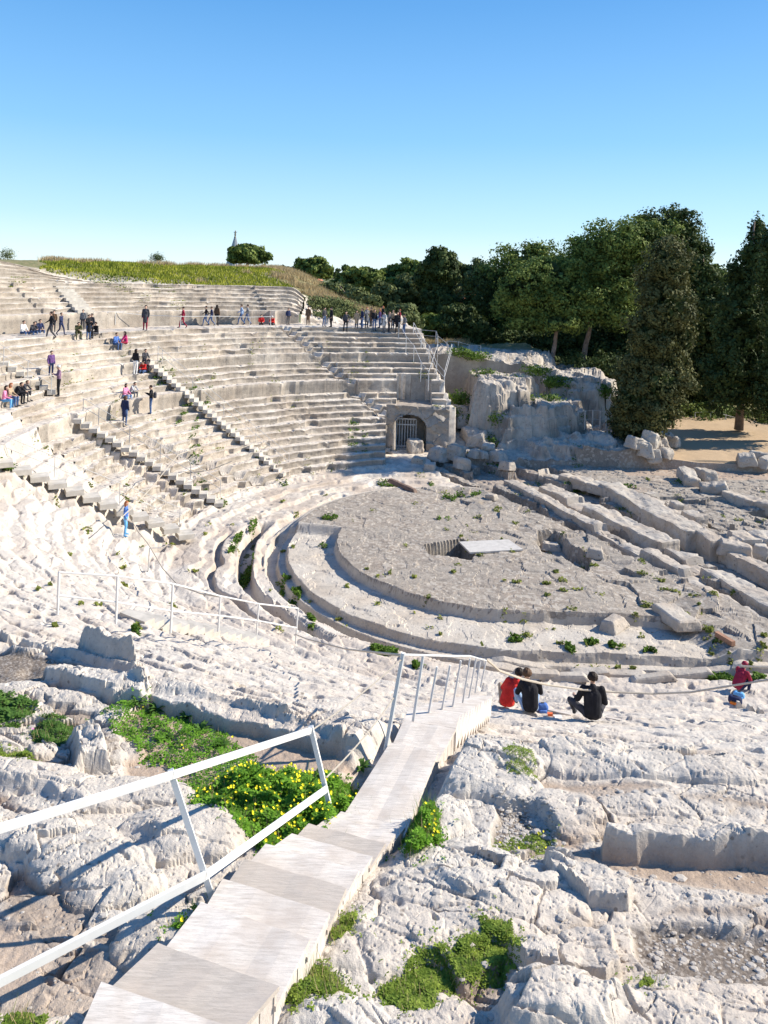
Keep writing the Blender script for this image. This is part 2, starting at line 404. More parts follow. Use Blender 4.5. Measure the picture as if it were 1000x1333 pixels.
def empty(name, loc, rz=0, **k):
    o = bpy.data.objects.new(name, None); C.objects.link(o)
    o.location = loc; o.rotation_euler = (0, 0, rz); o.empty_display_size = .2
    return tag(o, **k)
class MB:
    """collects shapes and links them as one mesh"""
    def __init__(s): s.v = []; s.q = []; s.t = []; s.n = 0
    def add(s, V, Q=(), T=()):
        V = np.asarray(V, float)
        if len(Q): s.q.append(np.asarray(Q, int)+s.n)
        if len(T): s.t.append(np.asarray(T, int)+s.n)
        s.v.append(V); s.n += len(V)
    def box(s, c, d, M=None, taper=1, jit=0):
        x, y, z = d[0]/2, d[1]/2, d[2]/2
        V = np.array([(-x,-y,-z),(x,-y,-z),(x,y,-z),(-x,y,-z),(-x*taper,-y*taper,z),(x*taper,-y*taper,z),(x*taper,y*taper,z),(-x*taper,y*taper,z)])
        if jit: V = V + rng.uniform(-jit, jit, V.shape)
        if M is not None: V = V @ np.array(M.to_3x3()).T
        s.add(V+np.array(c), [(0,3,2,1),(4,5,6,7),(0,1,5,4),(1,2,6,5),(2,3,7,6),(3,0,4,7)])
    def tube(s, pts, r, n=6, cap=True, square=False):
        pts = [Vector(p) for p in pts]
        rs = r if isinstance(r, (list, tuple)) else [r]*len(pts)
        V = []
        for i, p in enumerate(pts):
            d = (pts[min(i+1, len(pts)-1)]-pts[max(i-1, 0)]).normalized()
            up = Vector((0, 0, 1)) if abs(d.z) < .95 else Vector((1, 0, 0))
            a = d.cross(up).normalized(); b = a.cross(d)
            for k in range(n):
                t = 2*math.pi*(k+.5)/n
                V.append(p+(a*math.cos(t)+b*math.sin(t))*rs[i])
        Q = []
        for i in range(len(pts)-1):
            for k in range(n):
                k2 = (k+1) % n
                Q.append((i*n+k, i*n+k2, (i+1)*n+k2, (i+1)*n+k))
        T = []
        if cap:
            e = len(V); V.append(pts[0]); V.append(pts[-1]); b0 = (len(pts)-1)*n
            for k in range(n):
                k2 = (k+1) % n
                T.append((e, k2, k)); T.append((e+1, b0+k, b0+k2))
        s.add([tuple(v) for v in V], Q, T)
    def build(s, name, mat, parent=None, smooth=False):
        V = np.concatenate(s.v)
        fs = []
        if s.q: fs.append(np.concatenate(s.q))
        if s.t: fs.append(np.concatenate(s.t))
        if parent is not None and parent.type == 'EMPTY' or parent is not None:
            V = V - np.array(world_loc(parent))
        return mesh_np(name, V, fs, mat, parent, smooth=smooth)
def world_loc(o):
    p = Vector(o.location)
    while o.parent: o = o.parent; p = p + Vector(o.location)
    return p

# ------------------------------------------------------------------ materials
def mat(name): 
    m = bpy.data.materials.new(name); m.use_nodes = True
    nt = m.node_tree; bs = nt.nodes['Principled BSDF']
    bs.inputs['Roughness'].default_value = .9
    bs.inputs['Specular IOR Level'].default_value = .2
    return m, nt, bs
def nd(nt, t, **k):
    n = nt.nodes.new(t)
    for a, b in k.items():
        if a in n.inputs.keys(): n.inputs[a].default_value = b
        else: setattr(n, a, b)
    return n
def noise_n(nt, vec, scale, detail=4, rough=.55, out='Fac'):
    n = nd(nt, 'ShaderNodeTexNoise'); n.inputs['Scale'].default_value = scale
    n.inputs['Detail'].default_value = detail; n.inputs['Roughness'].default_value = rough
    nt.links.new(vec, n.inputs['Vector']); return n.outputs[out]
def ramp(nt, fac, stops):
    r = nd(nt, 'ShaderNodeValToRGB'); e = r.color_ramp.elements
    while len(e) < len(stops): e.new(.5)
    for i, (p, c) in enumerate(stops):
        e[i].position = p; e[i].color = (*c, 1) if len(c) == 3 else c
    nt.links.new(fac, r.inputs['Fac']); return r.outputs['Color']
def mix(nt, fac, a, b):
    m = nd(nt, 'ShaderNodeMix'); m.data_type = 'RGBA'
    for s, v in ((0, fac), (6, a), (7, b)):
        if hasattr(v, 'links'): nt.links.new(v, m.inputs[s])
        elif isinstance(v, (int, float)): m.inputs[s].default_value = v
        else: m.inputs[s].default_value = (*v, 1)
    return m.outputs[2]
def mth(nt, op, a, b=None, c=None):
    m = nd(nt, 'ShaderNodeMath'); m.operation = op
    for i, v in enumerate((a, b, c)):
        if v is None: continue
        if hasattr(v, 'links'): nt.links.new(v, m.inputs[i])
        else: m.inputs[i].default_value = v
    return m.outputs[0]
def bump(nt, bs, hgt, strength=.5, dist=.02):
    b = nd(nt, 'ShaderNodeBump'); b.inputs['Strength'].default_value = strength; b.inputs['Distance'].default_value = dist
    nt.links.new(hgt, b.inputs['Height']); nt.links.new(b.outputs[0], bs.inputs['Normal'])
def pos(nt): return nd(nt, 'ShaderNodeNewGeometry').outputs['Position']
def voro_n(nt, vec, scale, out='Distance', feature='F1'):
    v = nd(nt, 'ShaderNodeTexVoronoi'); v.feature = feature; v.inputs['Scale'].default_value = scale
    nt.links.new(vec, v.inputs['Vector']); return v.outputs[out]
def rock_mat(name, light=(.68,.64,.585), tan=(.60,.47,.37), grey=(.36,.345,.33), tan_amt=.5, grey_amt=.5, fine=1.0, attrs=False, bumpd=.03, paving=False, sandy=((.33,.245,.18), (.47,.37,.29))):
    m, nt, bs = mat(name); P = pos(nt)
    a = noise_n(nt, P, .55, 5); b = noise_n(nt, P, 2.3*fine, 6, .65); c = noise_n(nt, P, 11*fine, 5, .7)
    d = noise_n(nt, P, 45*fine, 3, .7)
    tf = ramp(nt, a, [(.50-.18*tan_amt, (0,0,0)), (.68, (1,1,1))])
    col = mix(nt, mth(nt, 'MULTIPLY', tf, .75*tan_amt+.15), light, tan)
    gf = ramp(nt, b, [(.54-.12*grey_amt, (0,0,0)), (.70, (1,1,1))])
    col = mix(nt, mth(nt, 'MULTIPLY', gf, .6*grey_amt), col, grey)
    cf = ramp(nt, c, [(.30, (1,1,1)), (.46, (0,0,0))])
    col = mix(nt, mth(nt, 'MULTIPLY', cf, .45), col, (.20, .17, .145))
    lf = ramp(nt, d, [(.45, (0,0,0)), (.75, (1,1,1))])
    col = mix(nt, mth(nt, 'MULTIPLY', lf, .35), col, (.60, .565, .52))
    pv = voro_n(nt, P, 5.5*fine, 'Distance'); pc = voro_n(nt, P, 5.5*fine, 'Color'); ps = nd(nt, 'ShaderNodeSeparateColor'); nt.links.new(pc, ps.inputs[0])
    pr = mth(nt, 'ADD', pv, mth(nt, 'MULTIPLY', mth(nt, 'SUBTRACT', 1.0, ps.outputs[0]), .45))
    pr = mth(nt, 'ADD', pr, mth(nt, 'MULTIPLY', mth(nt, 'SUBTRACT', c, .5), .25))
    pf = ramp(nt, pr, [(.20, (1,1,1)), (.30, (0,0,0))])
    col = mix(nt, mth(nt, 'MULTIPLY', pf, .7), col, (.15,.12,.10))
    hgt = mth(nt, 'ADD', mth(nt, 'MULTIPLY', b, 1.4), mth(nt, 'ADD', c, mth(nt, 'MULTIPLY', d, .35)))
    if attrs:
        at = nd(nt, 'ShaderNodeAttribute', attribute_name='mask'); sp = nd(nt, 'ShaderNodeSeparateColor')
        nt.links.new(at.outputs['Color'], sp.inputs[0])
        sn = noise_n(nt, P, 60, 3, .8); sn0 = noise_n(nt, P, 22, 4, .75)
        sandc = ramp(nt, sn, [(.3, sandy[0]), (.7, sandy[1])])
        gn = voro_n(nt, P, 42, 'Color'); gs = nd(nt, 'ShaderNodeSeparateColor'); nt.links.new(gn, gs.inputs[0])
        gravc = ramp(nt, gs.outputs[0], [(.1, (.15,.12,.095)), (.7, (.23,.19,.155)), (1, (.36,.32,.28))])
        la = nd(nt, 'ShaderNodeAttribute', attribute_name='steep_tone')
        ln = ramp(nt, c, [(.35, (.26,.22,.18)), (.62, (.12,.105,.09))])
        col = mix(nt, mth(nt, 'MULTIPLY', la.outputs['Fac'], .72), col, ln)  # steep faces take a darker grey-brown tone
        earth = ramp(nt, sn0, [(.3, (.20,.15,.115)), (.7, (.34,.265,.205))])
        col = mix(nt, mth(nt, 'MULTIPLY', at.outputs['Alpha'], .85), col, earth)
        col = mix(nt, sp.outputs[0], col, sandc)
        col = mix(nt, sp.outputs[1], col, gravc)
        grc = ramp(nt, b, [(.35, (.09,.12,.03)), (.65, (.26,.21,.10))])
        col = mix(nt, sp.outputs[2], col, grc)
    if paving:
        v1 = voro_n(nt, P, 4.5, 'Distance', 'DISTANCE_TO_EDGE'); e1 = ramp(nt, v1, [(.0, (1,1,1)), (.09, (0,0,0))])
        col = mix(nt, mth(nt, 'MULTIPLY', e1, .45), col, (.17,.14,.11))
        v2 = voro_n(nt, P, 6.5, 'Color'); s2 = nd(nt, 'ShaderNodeSeparateColor'); nt.links.new(v2, s2.inputs[0])
        e2 = ramp(nt, mth(nt, 'MULTIPLY', s2.outputs[0], a), [(.40, (0,0,0)), (.46, (1,1,1))])
        col = mix(nt, mth(nt, 'MULTIPLY', e2, .55), col, (.50,.45,.38))
    nt.links.new(col, bs.inputs['Base Color'])
    bump(nt, bs, hgt, .7, bumpd)
    return m
def flat_mat(name, col, rough=.8, var=.15, scale=12, metal=0, bmp=0):
    m, nt, bs = mat(name); P = nd(nt, 'ShaderNodeTexCoord').outputs['Object']
    n = noise_n(nt, P, scale, 4)
    c0 = tuple(max(0, v*(1-var)) for v in col); c1 = tuple(min(1, v*(1+var)) for v in col)
    nt.links.new(ramp(nt, n, [(.3, c0), (.7, c1)]), bs.inputs['Base Color'])
    bs.inputs['Roughness'].default_value = rough; bs.inputs['Metallic'].default_value = metal
    if bmp: bump(nt, bs, n, .6, bmp)
    return m
def leaf_mat(name, dark, light, scale=1.2, trans=.25, fine=9):
    m, nt, bs = mat(name); P = pos(nt)
    n = noise_n(nt, P, scale, 3); n2 = noise_n(nt, P, fine, 2)
    f = mth(nt, 'ADD', mth(nt, 'MULTIPLY', n, .6), mth(nt, 'MULTIPLY', n2, .4))
    col = ramp(nt, f, [(.36, dark), (.64, light)])
    nt.links.new(col, bs.inputs['Base Color'])
    bs.inputs['Roughness'].default_value = .75
    if trans:
        tr = nd(nt, 'ShaderNodeBsdfTranslucent'); nt.links.new(col, tr.inputs[0])
        ms = nd(nt, 'ShaderNodeMixShader'); ms.inputs[0].default_value = trans
        nt.links.new(bs.outputs[0], ms.inputs[1]); nt.links.new(tr.outputs[0], ms.inputs[2])
        nt.links.new(ms.outputs[0], nt.nodes['Material Output'].inputs[0])
    return m
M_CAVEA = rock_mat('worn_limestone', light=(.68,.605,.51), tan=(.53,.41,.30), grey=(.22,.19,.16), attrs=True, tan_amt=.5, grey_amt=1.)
M_BLEACH = rock_mat('bleached_limestone', light=(.55,.495,.43), tan=(.51,.40,.305), grey=(.34,.31,.28), tan_amt=.45, grey_amt=.4, attrs=True)
M_FORE = rock_mat('near_limestone', light=(.57,.515,.445), tan=(.48,.375,.285), grey=(.27,.25,.23), tan_amt=.5, grey_amt=.8, fine=2.2, attrs=True, bumpd=.018)
M_ORCH = rock_mat('orchestra_stone', light=(.38,.335,.28), tan=(.30,.235,.18), grey=(.15,.13,.11), tan_amt=.9, grey_amt=1.2, attrs=True, paving=True)
M_TUNNEL = rock_mat('tunnel_stone', light=(.42,.365,.30), tan=(.35,.27,.20), grey=(.17,.15,.13), tan_amt=.7, grey_amt=1.2)
M_RING = rock_mat('orchestra_rim_stone', light=(.54,.485,.41), tan=(.44,.35,.26), grey=(.25,.225,.195), tan_amt=.6, grey_amt=.8, attrs=True)
M_BLOCK = rock_mat('cut_block_stone', light=(.49,.435,.365), tan=(.40,.30,.215), grey=(.23,.205,.175), tan_amt=.6, grey_amt=.8)
M_TERRA = rock_mat('mixed_ground', sandy=((.36,.255,.155), (.54,.40,.26)), light=(.50,.44,.365), tan=(.41,.32,.24), grey=(.2,.185,.17), attrs=True, tan_amt=.5, grey_amt=.8)
print('setup', round(time.time()-T_START, 1))

# ------------------------------------------------------------------ terrain sheet (one grid, split into named pieces that share their edges)
def reg_v(X, Y):
    t = np.degrees(np.arctan2(Y-CY, np.minimum(X-CX, -.001))) % 360
    return t > 175
a_in = np.linspace(-.585, .585, 900)
a_out = np.linspace(.585, 1.25, 60)[1:]
A = np.concatenate([-a_out[::-1], a_in, a_out])
def ysteps():
    out = [3.2]
    while out[-1] < 130:
        Y = out[-1]
        if Y < 4.4: d = .02
        elif Y < 10: d = .0021*Y
        elif Y < 42: d = .0024*Y
        elif Y < 72: d = .0014*Y
        else: d = .012*Y
        out.append(Y+d)
    return np.array(out)
YS = ysteps()
gx = (A[None, :]*YS[:, None]); gy = np.repeat(YS[:, None], len(A), 1)
zz, sd_, gv_, gr_, so_, sb_ = H(gx.ravel(), gy.ravel())
print('terrain', gx.shape, round(time.time()-T_START, 1))
nY, nA = gx.shape
idx = np.arange(nY*nA).reshape(nY, nA)
quads = np.stack([idx[:-1, :-1], idx[:-1, 1:], idx[1:, 1:], idx[1:, :-1]], -1).reshape(-1, 4)
qx = gx[:-1, :-1].ravel(); qy = gy[:-1, :-1].ravel()
qdx = np.minimum(qx-CX, 0); qR = np.hypot(qdx, qy-CY); qth = np.degrees(np.arctan2(qy-CY, qdx)) % 360
qo = qx*.88+qy*.47
reg = np.full(len(quads), 0)
reg[(qR < 31.7)] = 1
reg[(qR < 31.7) & (qth > 165) & (qR < 24) | (qR < 31.7) & (qth > 195)] = 2
reg[(qR < 11.42)] = 9
reg[(qR < 7.98) | ((qth < 168) & (qR < 10.5)) | ((qR < 10.3) & (qx > 13))] = 3
reg[(qo > 29.4) & (qy > 29.6) & (qx > 4) & (qR < 40) & (qy < 57.8)] = 4
reg[(qy > 57.6) & (qx > 6.0-(qy-60.15)*.30)] = 5
reg[(qR > 31.7) & (qth < 215) & (reg == 0)] = 6
qRh = qR - 6.5*ss(128, 160, qth)*(1-.25*ss(168, 180, qth))
reg[(qRh > 37.6) & (qth < 215) & (reg == 6)] = 7
reg[(qR >= 30.0) & (qth > 215)] = 8
reg[(reg == 0) & (qth > 215)] = 8
SH_TH0, SH_TH1, SH_R0, SH_R1 = 91.0, 179.0, 16.45, 41.6
def xe_f(x, y): return 6.0 - (y-60.15)*.30
def sharp_zone(x, y, R, th, inset=0.0):
    a = (R > SH_R0+inset) & (R < SH_R1-inset) & (th > SH_TH0) & (th < SH_TH1-inset) & (x < 5.9)
    a &= ~((x > .55-inset) & (y < 60.15+inset) & (y > 53)) & ~(x > xe_f(x, y)-.35-inset)
    Rh = R - 6.5*ss(128, 160, th)*(1-.25*ss(168, 180, th))
    return a & (Rh < 37.1-inset) & ~((x > -7.5+inset) & (R > 32.4-inset))
reg[sharp_zone(qx, qy, qR, qth, .12)] = 99
names = {1: ('seating_terrace_ground', M_CAVEA), 2: ('worn_terrace_ground', M_BLEACH), 3: ('orchestra_ground', M_ORCH), 9: ('orchestra_rim_ground', M_RING), 4: ('stage_ground', M_ORCH), 5: ('rocky_ground', M_TERRA),
         6: ('upper_terrace_ground', M_CAVEA), 7: ('hill', M_TERRA), 8: ('near_rock_ground', M_FORE), 0: ('ground_margin', M_TERRA)}
Vall = np.stack([gx.ravel(), gy.ravel(), zz], 1)
hill_dry = fbm(gx.ravel()*.25, gy.ravel()*.25, 3, 300)
mask = np.stack([np.clip(sd_+so_*.55, 0, 1), gv_, gr_*.9, sb_], 1).astype(np.float32)
Z2 = zz.reshape(nY, nA)
gz = np.abs(np.gradient(Z2, axis=0)/np.gradient(YS)[:, None]) + np.abs(np.gradient(Z2, axis=1)/np.maximum(np.gradient(A)[None, :]*YS[:, None], 1e-6))
X_, Y_ = gx.ravel(), gy.ravel()
steep_amt = (ss(1.0, 2.4, gz.ravel())*ss(-.35, .25, fbm(X_*.5, Y_*.5+zz*.5, 3, 500)))  # amount of darker tone: rises with slope, broken up by noise
steep_amt = np.clip(steep_amt*(.35+.9*vn(X_*1.7, Y_*1.7+zz*2, 505))*(Y_ > 13), 0, 1).astype(np.float32)
steep_amt = steep_amt*np.where(reg_v(X_, Y_), .35, 1).astype(np.float32)
for k, (nm, mt) in names.items():
    q = quads[reg == k]
    if not len(q): continue
    u, inv = np.unique(q, return_inverse=True)
    o = mesh_np(nm, Vall[u], inv.reshape(q.shape), mt, smooth=k in (0, 1, 2, 6, 7))
    ca = o.data.color_attributes.new('mask', 'FLOAT_COLOR', 'POINT')
    ca.data.foreach_set('color', mask[u].ravel())
    la = o.data.attributes.new('steep_tone', 'FLOAT', 'POINT'); la.data.foreach_set('value', steep_amt[u])
    tag(o, kind='structure')
# the crisp far seats: a sheet whose lines follow every riser, with a worn overhanging lip
TH = np.radians(np.arange(SH_TH0, SH_TH1, .115)); sc_ = TH*20; thd = np.degrees(TH)
def step_R(i, r0, extra=False):
    R = np.full(TH.shape, r0)
    er_ = np.where(r0 < 23.5, ss(148, 185, thd), ss(178, 212, thd)); wd_ = np.digitize(thd-min(max(r0-16.5, 0), 16)*1.05, [102.5, 136.6, 161, 182, 200]).astype(float); wj_ = _h(wd_, wd_*0, 5)-.5
    for _ in range(3):
        x_ = CX+np.cos(TH)*R; y_ = CY+np.sin(TH)*R
        n1_ = fbm(x_*.35, y_*.35, 3, 3); n2_ = fbm(x_*1.3, y_*1.3, 4, 23)
        if extra:
            R = r0 + (vn(sc_*.3, sc_*0, 400+i)-.5)*.3 - .10*n1_
        else:
            jit = (vn(sc_*.25+i*3.1, np.full(TH.shape, i*7.3), 40+i)-.5)*(.16+.3*er_)
            chip = np.clip(vn(sc_*.9+i*5.1, np.full(TH.shape, i*1.3), 80+i)-.72, 0, 1)*1.3
            R = r0+jit+chip-(.10*n1_+.05*n2_+er_*(.22*n1_+.22*n2_)+wj_*.55)
    return R
cols = [np.full(TH.shape, SH_R0)]; kind_ = [0]; shift = [0.]
allr = [step_R(i, a[0]) for i, a in enumerate(FAR_STEPS)] + [step_R(i, 37.2+i*.95, True) for i in range(5)]
allr.append(np.full(TH.shape, SH_R1+.0))
prev = cols[0]
for r in allr:
    r = np.maximum(r, prev+.12)
    b = r-.045; L_ = b-prev
    for f_ in (.12, .3, .5, .7, .88): cols.append(prev+L_*f_); kind_.append(0); shift.append(0)
    cols.append(b); kind_.append(1); shift.append(.02)
    cols.append(r+.045); kind_.append(2); shift.append(-.085)      # lip stands a little proud
    cols.append(r+.075); kind_.append(0); shift.append(-.04)
    prev = r+.075
RR = np.stack(cols)                                                  # (nR, nT)
PX = CX+np.cos(TH)[None]*RR; PY = CY+np.sin(TH)[None]*RR
pz = H(PX.ravel(), PY.ravel(), True, True)[0].reshape(RR.shape)
sh_ = np.array(shift)[:, None]*(.6+.9*vn(PX*2.2, PY*2.2, 610)) 
lipn = vn(np.broadcast_to(sc_, RR.shape)*1.1, RR*.8, 611)
chipz = np.where(np.array(kind_)[:, None] == 2, -.10*np.clip(lipn-.55, 0, 1)*2.2, 0)
R2 = RR + sh_
# roughen the faces in between: an extra line half way up each riser
VX = CX+np.cos(TH)[None]*R2; VY = CY+np.sin(TH)[None]*R2; VZ = pz+chipz
rows = []; rk = []
for j in range(len(cols)):
    rows.append((VX[j], VY[j], VZ[j])); rk.append(kind_[j])
    if kind_[j] == 1:
        for f_ in (.3, .65):
            rr_ = R2[j]*(1-f_)+R2[j+1]*f_ + .05*(vn(sc_*2.3, R2[j]+f_*9, 620)-.35)+.03
            rows.append((CX+np.cos(TH)*rr_, CY+np.sin(TH)*rr_, VZ[j]*(1-f_)+VZ[j+1]*f_)); rk.append(3)
GX = np.stack([r[0] for r in rows]); GY = np.stack([r[1] for r in rows]); GZ = np.stack([r[2] for r in rows])
nr, nt_ = GX.shape; ii = np.arange(nr*nt_).reshape(nr, nt_)
sq = np.stack([ii[:-1, :-1], ii[1:, :-1], ii[1:, 1:], ii[:-1, 1:]], -1).reshape(-1, 4)[:, ::-1]
cx_ = GX.ravel()[sq].mean(1); cy_ = GY.ravel()[sq].mean(1); cR = np.hypot(cx_-CX, cy_-CY); cT = np.degrees(np.arctan2(cy_-CY, cx_-CX)) % 360
keep = sharp_zone(cx_, cy_, cR, cT)
sq = sq[keep]; u, inv = np.unique(sq, return_inverse=True)
SV = np.stack([GX.ravel(), GY.ravel(), GZ.ravel()], 1)[u]
seat = mesh_np('seating_rows_ground', SV, inv.reshape(sq.shape), M_CAVEA, smooth=False)
mk_ = np.zeros((len(u), 4), np.float32)
ca = seat.data.color_attributes.new('mask', 'FLOAT_COLOR', 'POINT'); ca.data.foreach_set('color', mk_.ravel())
rkv = np.repeat(np.array(rk), nt_)[u]
lv = np.where((rkv == 3) | (rkv == 1), .95, np.where(rkv == 2, .25, .0))*np.clip(.35+1.2*ss(-.5, .3, fbm(SV[:, 0]*.45, SV[:, 1]*.45, 3, 500))*(.4+.8*vn(SV[:, 0]*1.7, SV[:, 1]*1.7, 505)), 0, 1)  # riser lines get most of the darker tone, lips little, treads none
la = seat.data.attributes.new('steep_tone', 'FLOAT', 'POINT'); la.data.foreach_set('value', np.clip(lv, 0, 1).astype(np.float32))
tag(seat, kind='structure')
print('seats', round(time.time()-T_START, 1))
# far ground out to the horizon
m = MB()
n = 24
ring = []
for R_ in (125, 400, 3500):
    ring += [(R_*math.sin(t), R_*math.cos(t) + (0), -14.0 if R_ > 125 else -14.0) for t in np.linspace(-math.pi, math.pi, n, endpoint=False)]
ring.append((0, 0, -15.5))
Q = [(i*n+k, (i+1)*n+k, (i+1)*n+(k+1) % n, i*n+(k+1) % n) for i in range(2) for k in range(n)]
m.add(ring, Q, [(3*n, k, (k+1) % n) for k in range(n)])
far = m.build('ground', flat_mat('far_field', (.14,.15,.07), .95, .4, .02)); tag(far, kind='structure')
# ------------------------------------------------------------------ shared materials
M_WHITE = flat_mat('weathered_white_paint', (.74,.72,.69), .7, .12, 9)
M_RAIL = flat_mat('galvanised_tube', (.62,.61,.59), .45, .1, 6)
M_RAILF = flat_mat('grey_railing_paint', (.50,.49,.47), .5, .1, 6)
M_DARKRAIL = flat_mat('dark_fence_paint', (.16,.18,.17), .6, .1, 6)
M_STEP = flat_mat('pale_step_stone', (.50,.46,.40), .9, .18, 3, bmp=.01)
M_ROPE = flat_mat('rope_fibre', (.47,.41,.33), .9, .15, 40)
M_WOODSIDE = flat_mat('grey_wood', (.50,.46,.41), .85, .2, 8)
M_BARK = flat_mat('bark', (.20,.15,.115), .95, .35, 3, bmp=.03)
M_BARK2 = flat_mat('pine_bark', (.30,.21,.16), .95, .35, 3, bmp=.03)
M_RUST = flat_mat('rusty_iron', (.19,.13,.10), .8, .3, 5)
def plank_mat(name, base):
    m, nt, bs = mat(name)
    P = nd(nt, 'ShaderNodeTexCoord').outputs['Object']
    mp = nd(nt, 'ShaderNodeMapping'); nt.links.new(P, mp.inputs[0])
    mp.inputs['Rotation'].default_value = (0, 0, rad(15)); 
    mp.inputs['Scale'].default_value = (1, 9, 3)
    mp2 = nd(nt, 'ShaderNodeMapping'); nt.links.new(mp.outputs[0], mp2.inputs[0])
    g = noise_n(nt, mp.outputs[0], 5.5, 6, .7); g2 = noise_n(nt, P, 3.5, 4); g3 = noise_n(nt, mp.outputs[0], 15, 4, .7)
    c0 = tuple(v*.80 for v in base)
    col = ramp(nt, g, [(.30, (.46,.40,.34)), (.42, c0), (.58, base)])
    worn = ramp(nt, g2, [(.45, (0,0,0)), (.66, (1,1,1))])
    col = mix(nt, mth(nt, 'MULTIPLY', worn, .6), col, (.50,.42,.35))
    g4 = noise_n(nt, P, 1.3, 3); col = mix(nt, mth(nt, 'MULTIPLY', ramp(nt, g4, [(.4, (0,0,0)), (.7, (1,1,1))]), .4), col, (.44,.385,.335))
    crk = ramp(nt, g3, [(.30, (1,1,1)), (.38, (0,0,0))])
    col = mix(nt, mth(nt, 'MULTIPLY', crk, .5), col, (.25,.2,.17))
    nt.links.new(col, bs.inputs['Base Color']); bump(nt, bs, mth(nt, 'ADD', g, g3), .5, .006)
    return m
M_PLANK = plank_mat('worn_painted_planks', (.70,.635,.565))
M_PLANKD = plank_mat('bare_grey_planks', (.50,.44,.38))

# ------------------------------------------------------------------ foreground stairs of painted planks
# far edge of each tread in the photograph: left corner, right corner; the tread's height
TR = [((95,1345), (262,1420), -4.52), ((132,1278), (300,1336), -4.60), ((206,1228), (364,1284), -4.70), ((262,1174), (404,1222), -4.80), ((290,1143), (430,1188), -4.90), ((318,1118), (451,1155), -5.00),
      ((346,1098), (468,1132), -5.08), ((380,1085), (485,1115), -5.16), ((402,1072), (502,1098), -5.24), ((430,1062), (515,1086), -5.32),
      ((444,1056), (528,1076), -5.38), ((508,966), (571,978), -5.46), ((525,938), (594,948), -5.56)]
st = empty('wooden_staircase', at_z(350, 1110, -5.0), label='long flight of worn white wooden steps running down between the near rocks', cat='staircase')
prev = None
for i, (l, r, z) in enumerate(TR):
    L, Rr = at_z(*l, z), at_z(*r, z)
    if prev is not None:
        pl, pr = prev
        n_ = (L-pl); n_.z = 0
        A0, B0 = Vector((pl.x, pl.y, z))-n_.normalized()*.04, Vector((pr.x, pr.y, z))-n_.normalized()*.04
        m = MB(); th_ = .035
        # gently uneven tread
        k = 6
        V = []; 
        for u in range(k+1):
            for v_ in range(k+1):
                a = A0.lerp(B0, u/k); b = L.lerp(Rr, u/k); p = a.lerp(b, v_/k)
                V.append((p.x, p.y, z+.004*math.sin(u*2.1+i)+rng.uniform(-.0015, .0015)))
        nV = len(V)
        Qs = [(u*(k+1)+v_, (u+1)*(k+1)+v_, (u+1)*(k+1)+v_+1, u*(k+1)+v_+1) for u in range(k) for v_ in range(k)]
        V += [(x, y, q-th_) for x, y, q in V]
        Qs += [tuple(nV+j for j in reversed(q)) for q in Qs]
        for u in range(k):
            a, b = u*(k+1), (u+1)*(k+1); Qs.append((a, a+nV, b+nV, b))
            a, b = u*(k+1)+k, (u+1)*(k+1)+k; Qs.append((a, b, b+nV, a+nV))
            a, b = u, u+1; Qs.append((a, b, b+nV, a+nV))
            a, b = k*(k+1)+u, k*(k+1)+u+1; Qs.append((a, a+nV, b+nV, b))
        m.add(V, Qs)
        m.build('tread', M_PLANKD if i in (2, 5, 8) else M_PLANK, st)
        # riser board at the far edge
        m = MB(); d = (Rr-L).normalized(); nn = Vector((-d.y, d.x, 0))
        hh = (TR[i+1][2] if i+1 < len(TR) else z-.4)
        c = (L+Rr)/2 - nn*.03; Mx = Matrix.Rotation(math.atan2(d.y, d.x), 4, 'Z')
        m.box((c.x, c.y, (z+hh)/2-.02), ((Rr-L).length-.03, .02, abs(z-hh)-.002), Mx)
        m.build('riser', M_PLANK, st)
        # side boards, right and left: uprights with gaps
        for A_, B_, inn in ((B0, Rr, -1), (A0, L, 1)):
            m = MB(); dd = (B_-A_); ln = dd.length; du = dd.normalized(); Mx = Matrix.Rotation(math.atan2(du.y, du.x), 4, 'Z')
            nb = max(1, int(ln/.14)); side = Vector((du.y, -du.x, 0))*(-.02 if inn < 0 else .02)
            side = (Rr-L).normalized()*(inn*.022)
            for j in range(nb):
                w_ = ln/nb; c = A_ + du*(w_*(j+.5)) + side
                dep = .30+rng.uniform(-.05, .06)
                m.box((c.x, c.y, z-th_-dep/2-.002), (w_-rng.uniform(.004, .022), .018, dep), Mx)
            m.build('side_board', M_PLANK, st)
    prev = (L, Rr)
# the flight beyond, down to the sitting people
b0L, b0R = at_z(525,938,-5.7), at_z(594,948,-5.7)
e0, e1 = hit(612, 905), hit(655, 903)
eL, eR = at_y(603, 915, 13.9), at_y(640, 912, 13.9)
n2_ = 14
for i in range(n2_):
    t0, t1 = i/n2_, (i+1)/n2_
    a = b0L.lerp(eL, t0); b = b0R.lerp(eR, t0); c = b0R.lerp(eR, t1); d = b0L.lerp(eL, t1)
    z = a.z
    m = MB(); V = [(p.x, p.y, z) for p in (a, b, c, d)] + [(p.x, p.y, z-.30) for p in (a, b, c, d)]
    m.add(V, [(0,1,2,3), (7,6,5,4), (0,4,5,1), (1,5,6,2), (2,6,7,3), (3,7,4,0)])
    m.build('tread', M_PLANK, st)
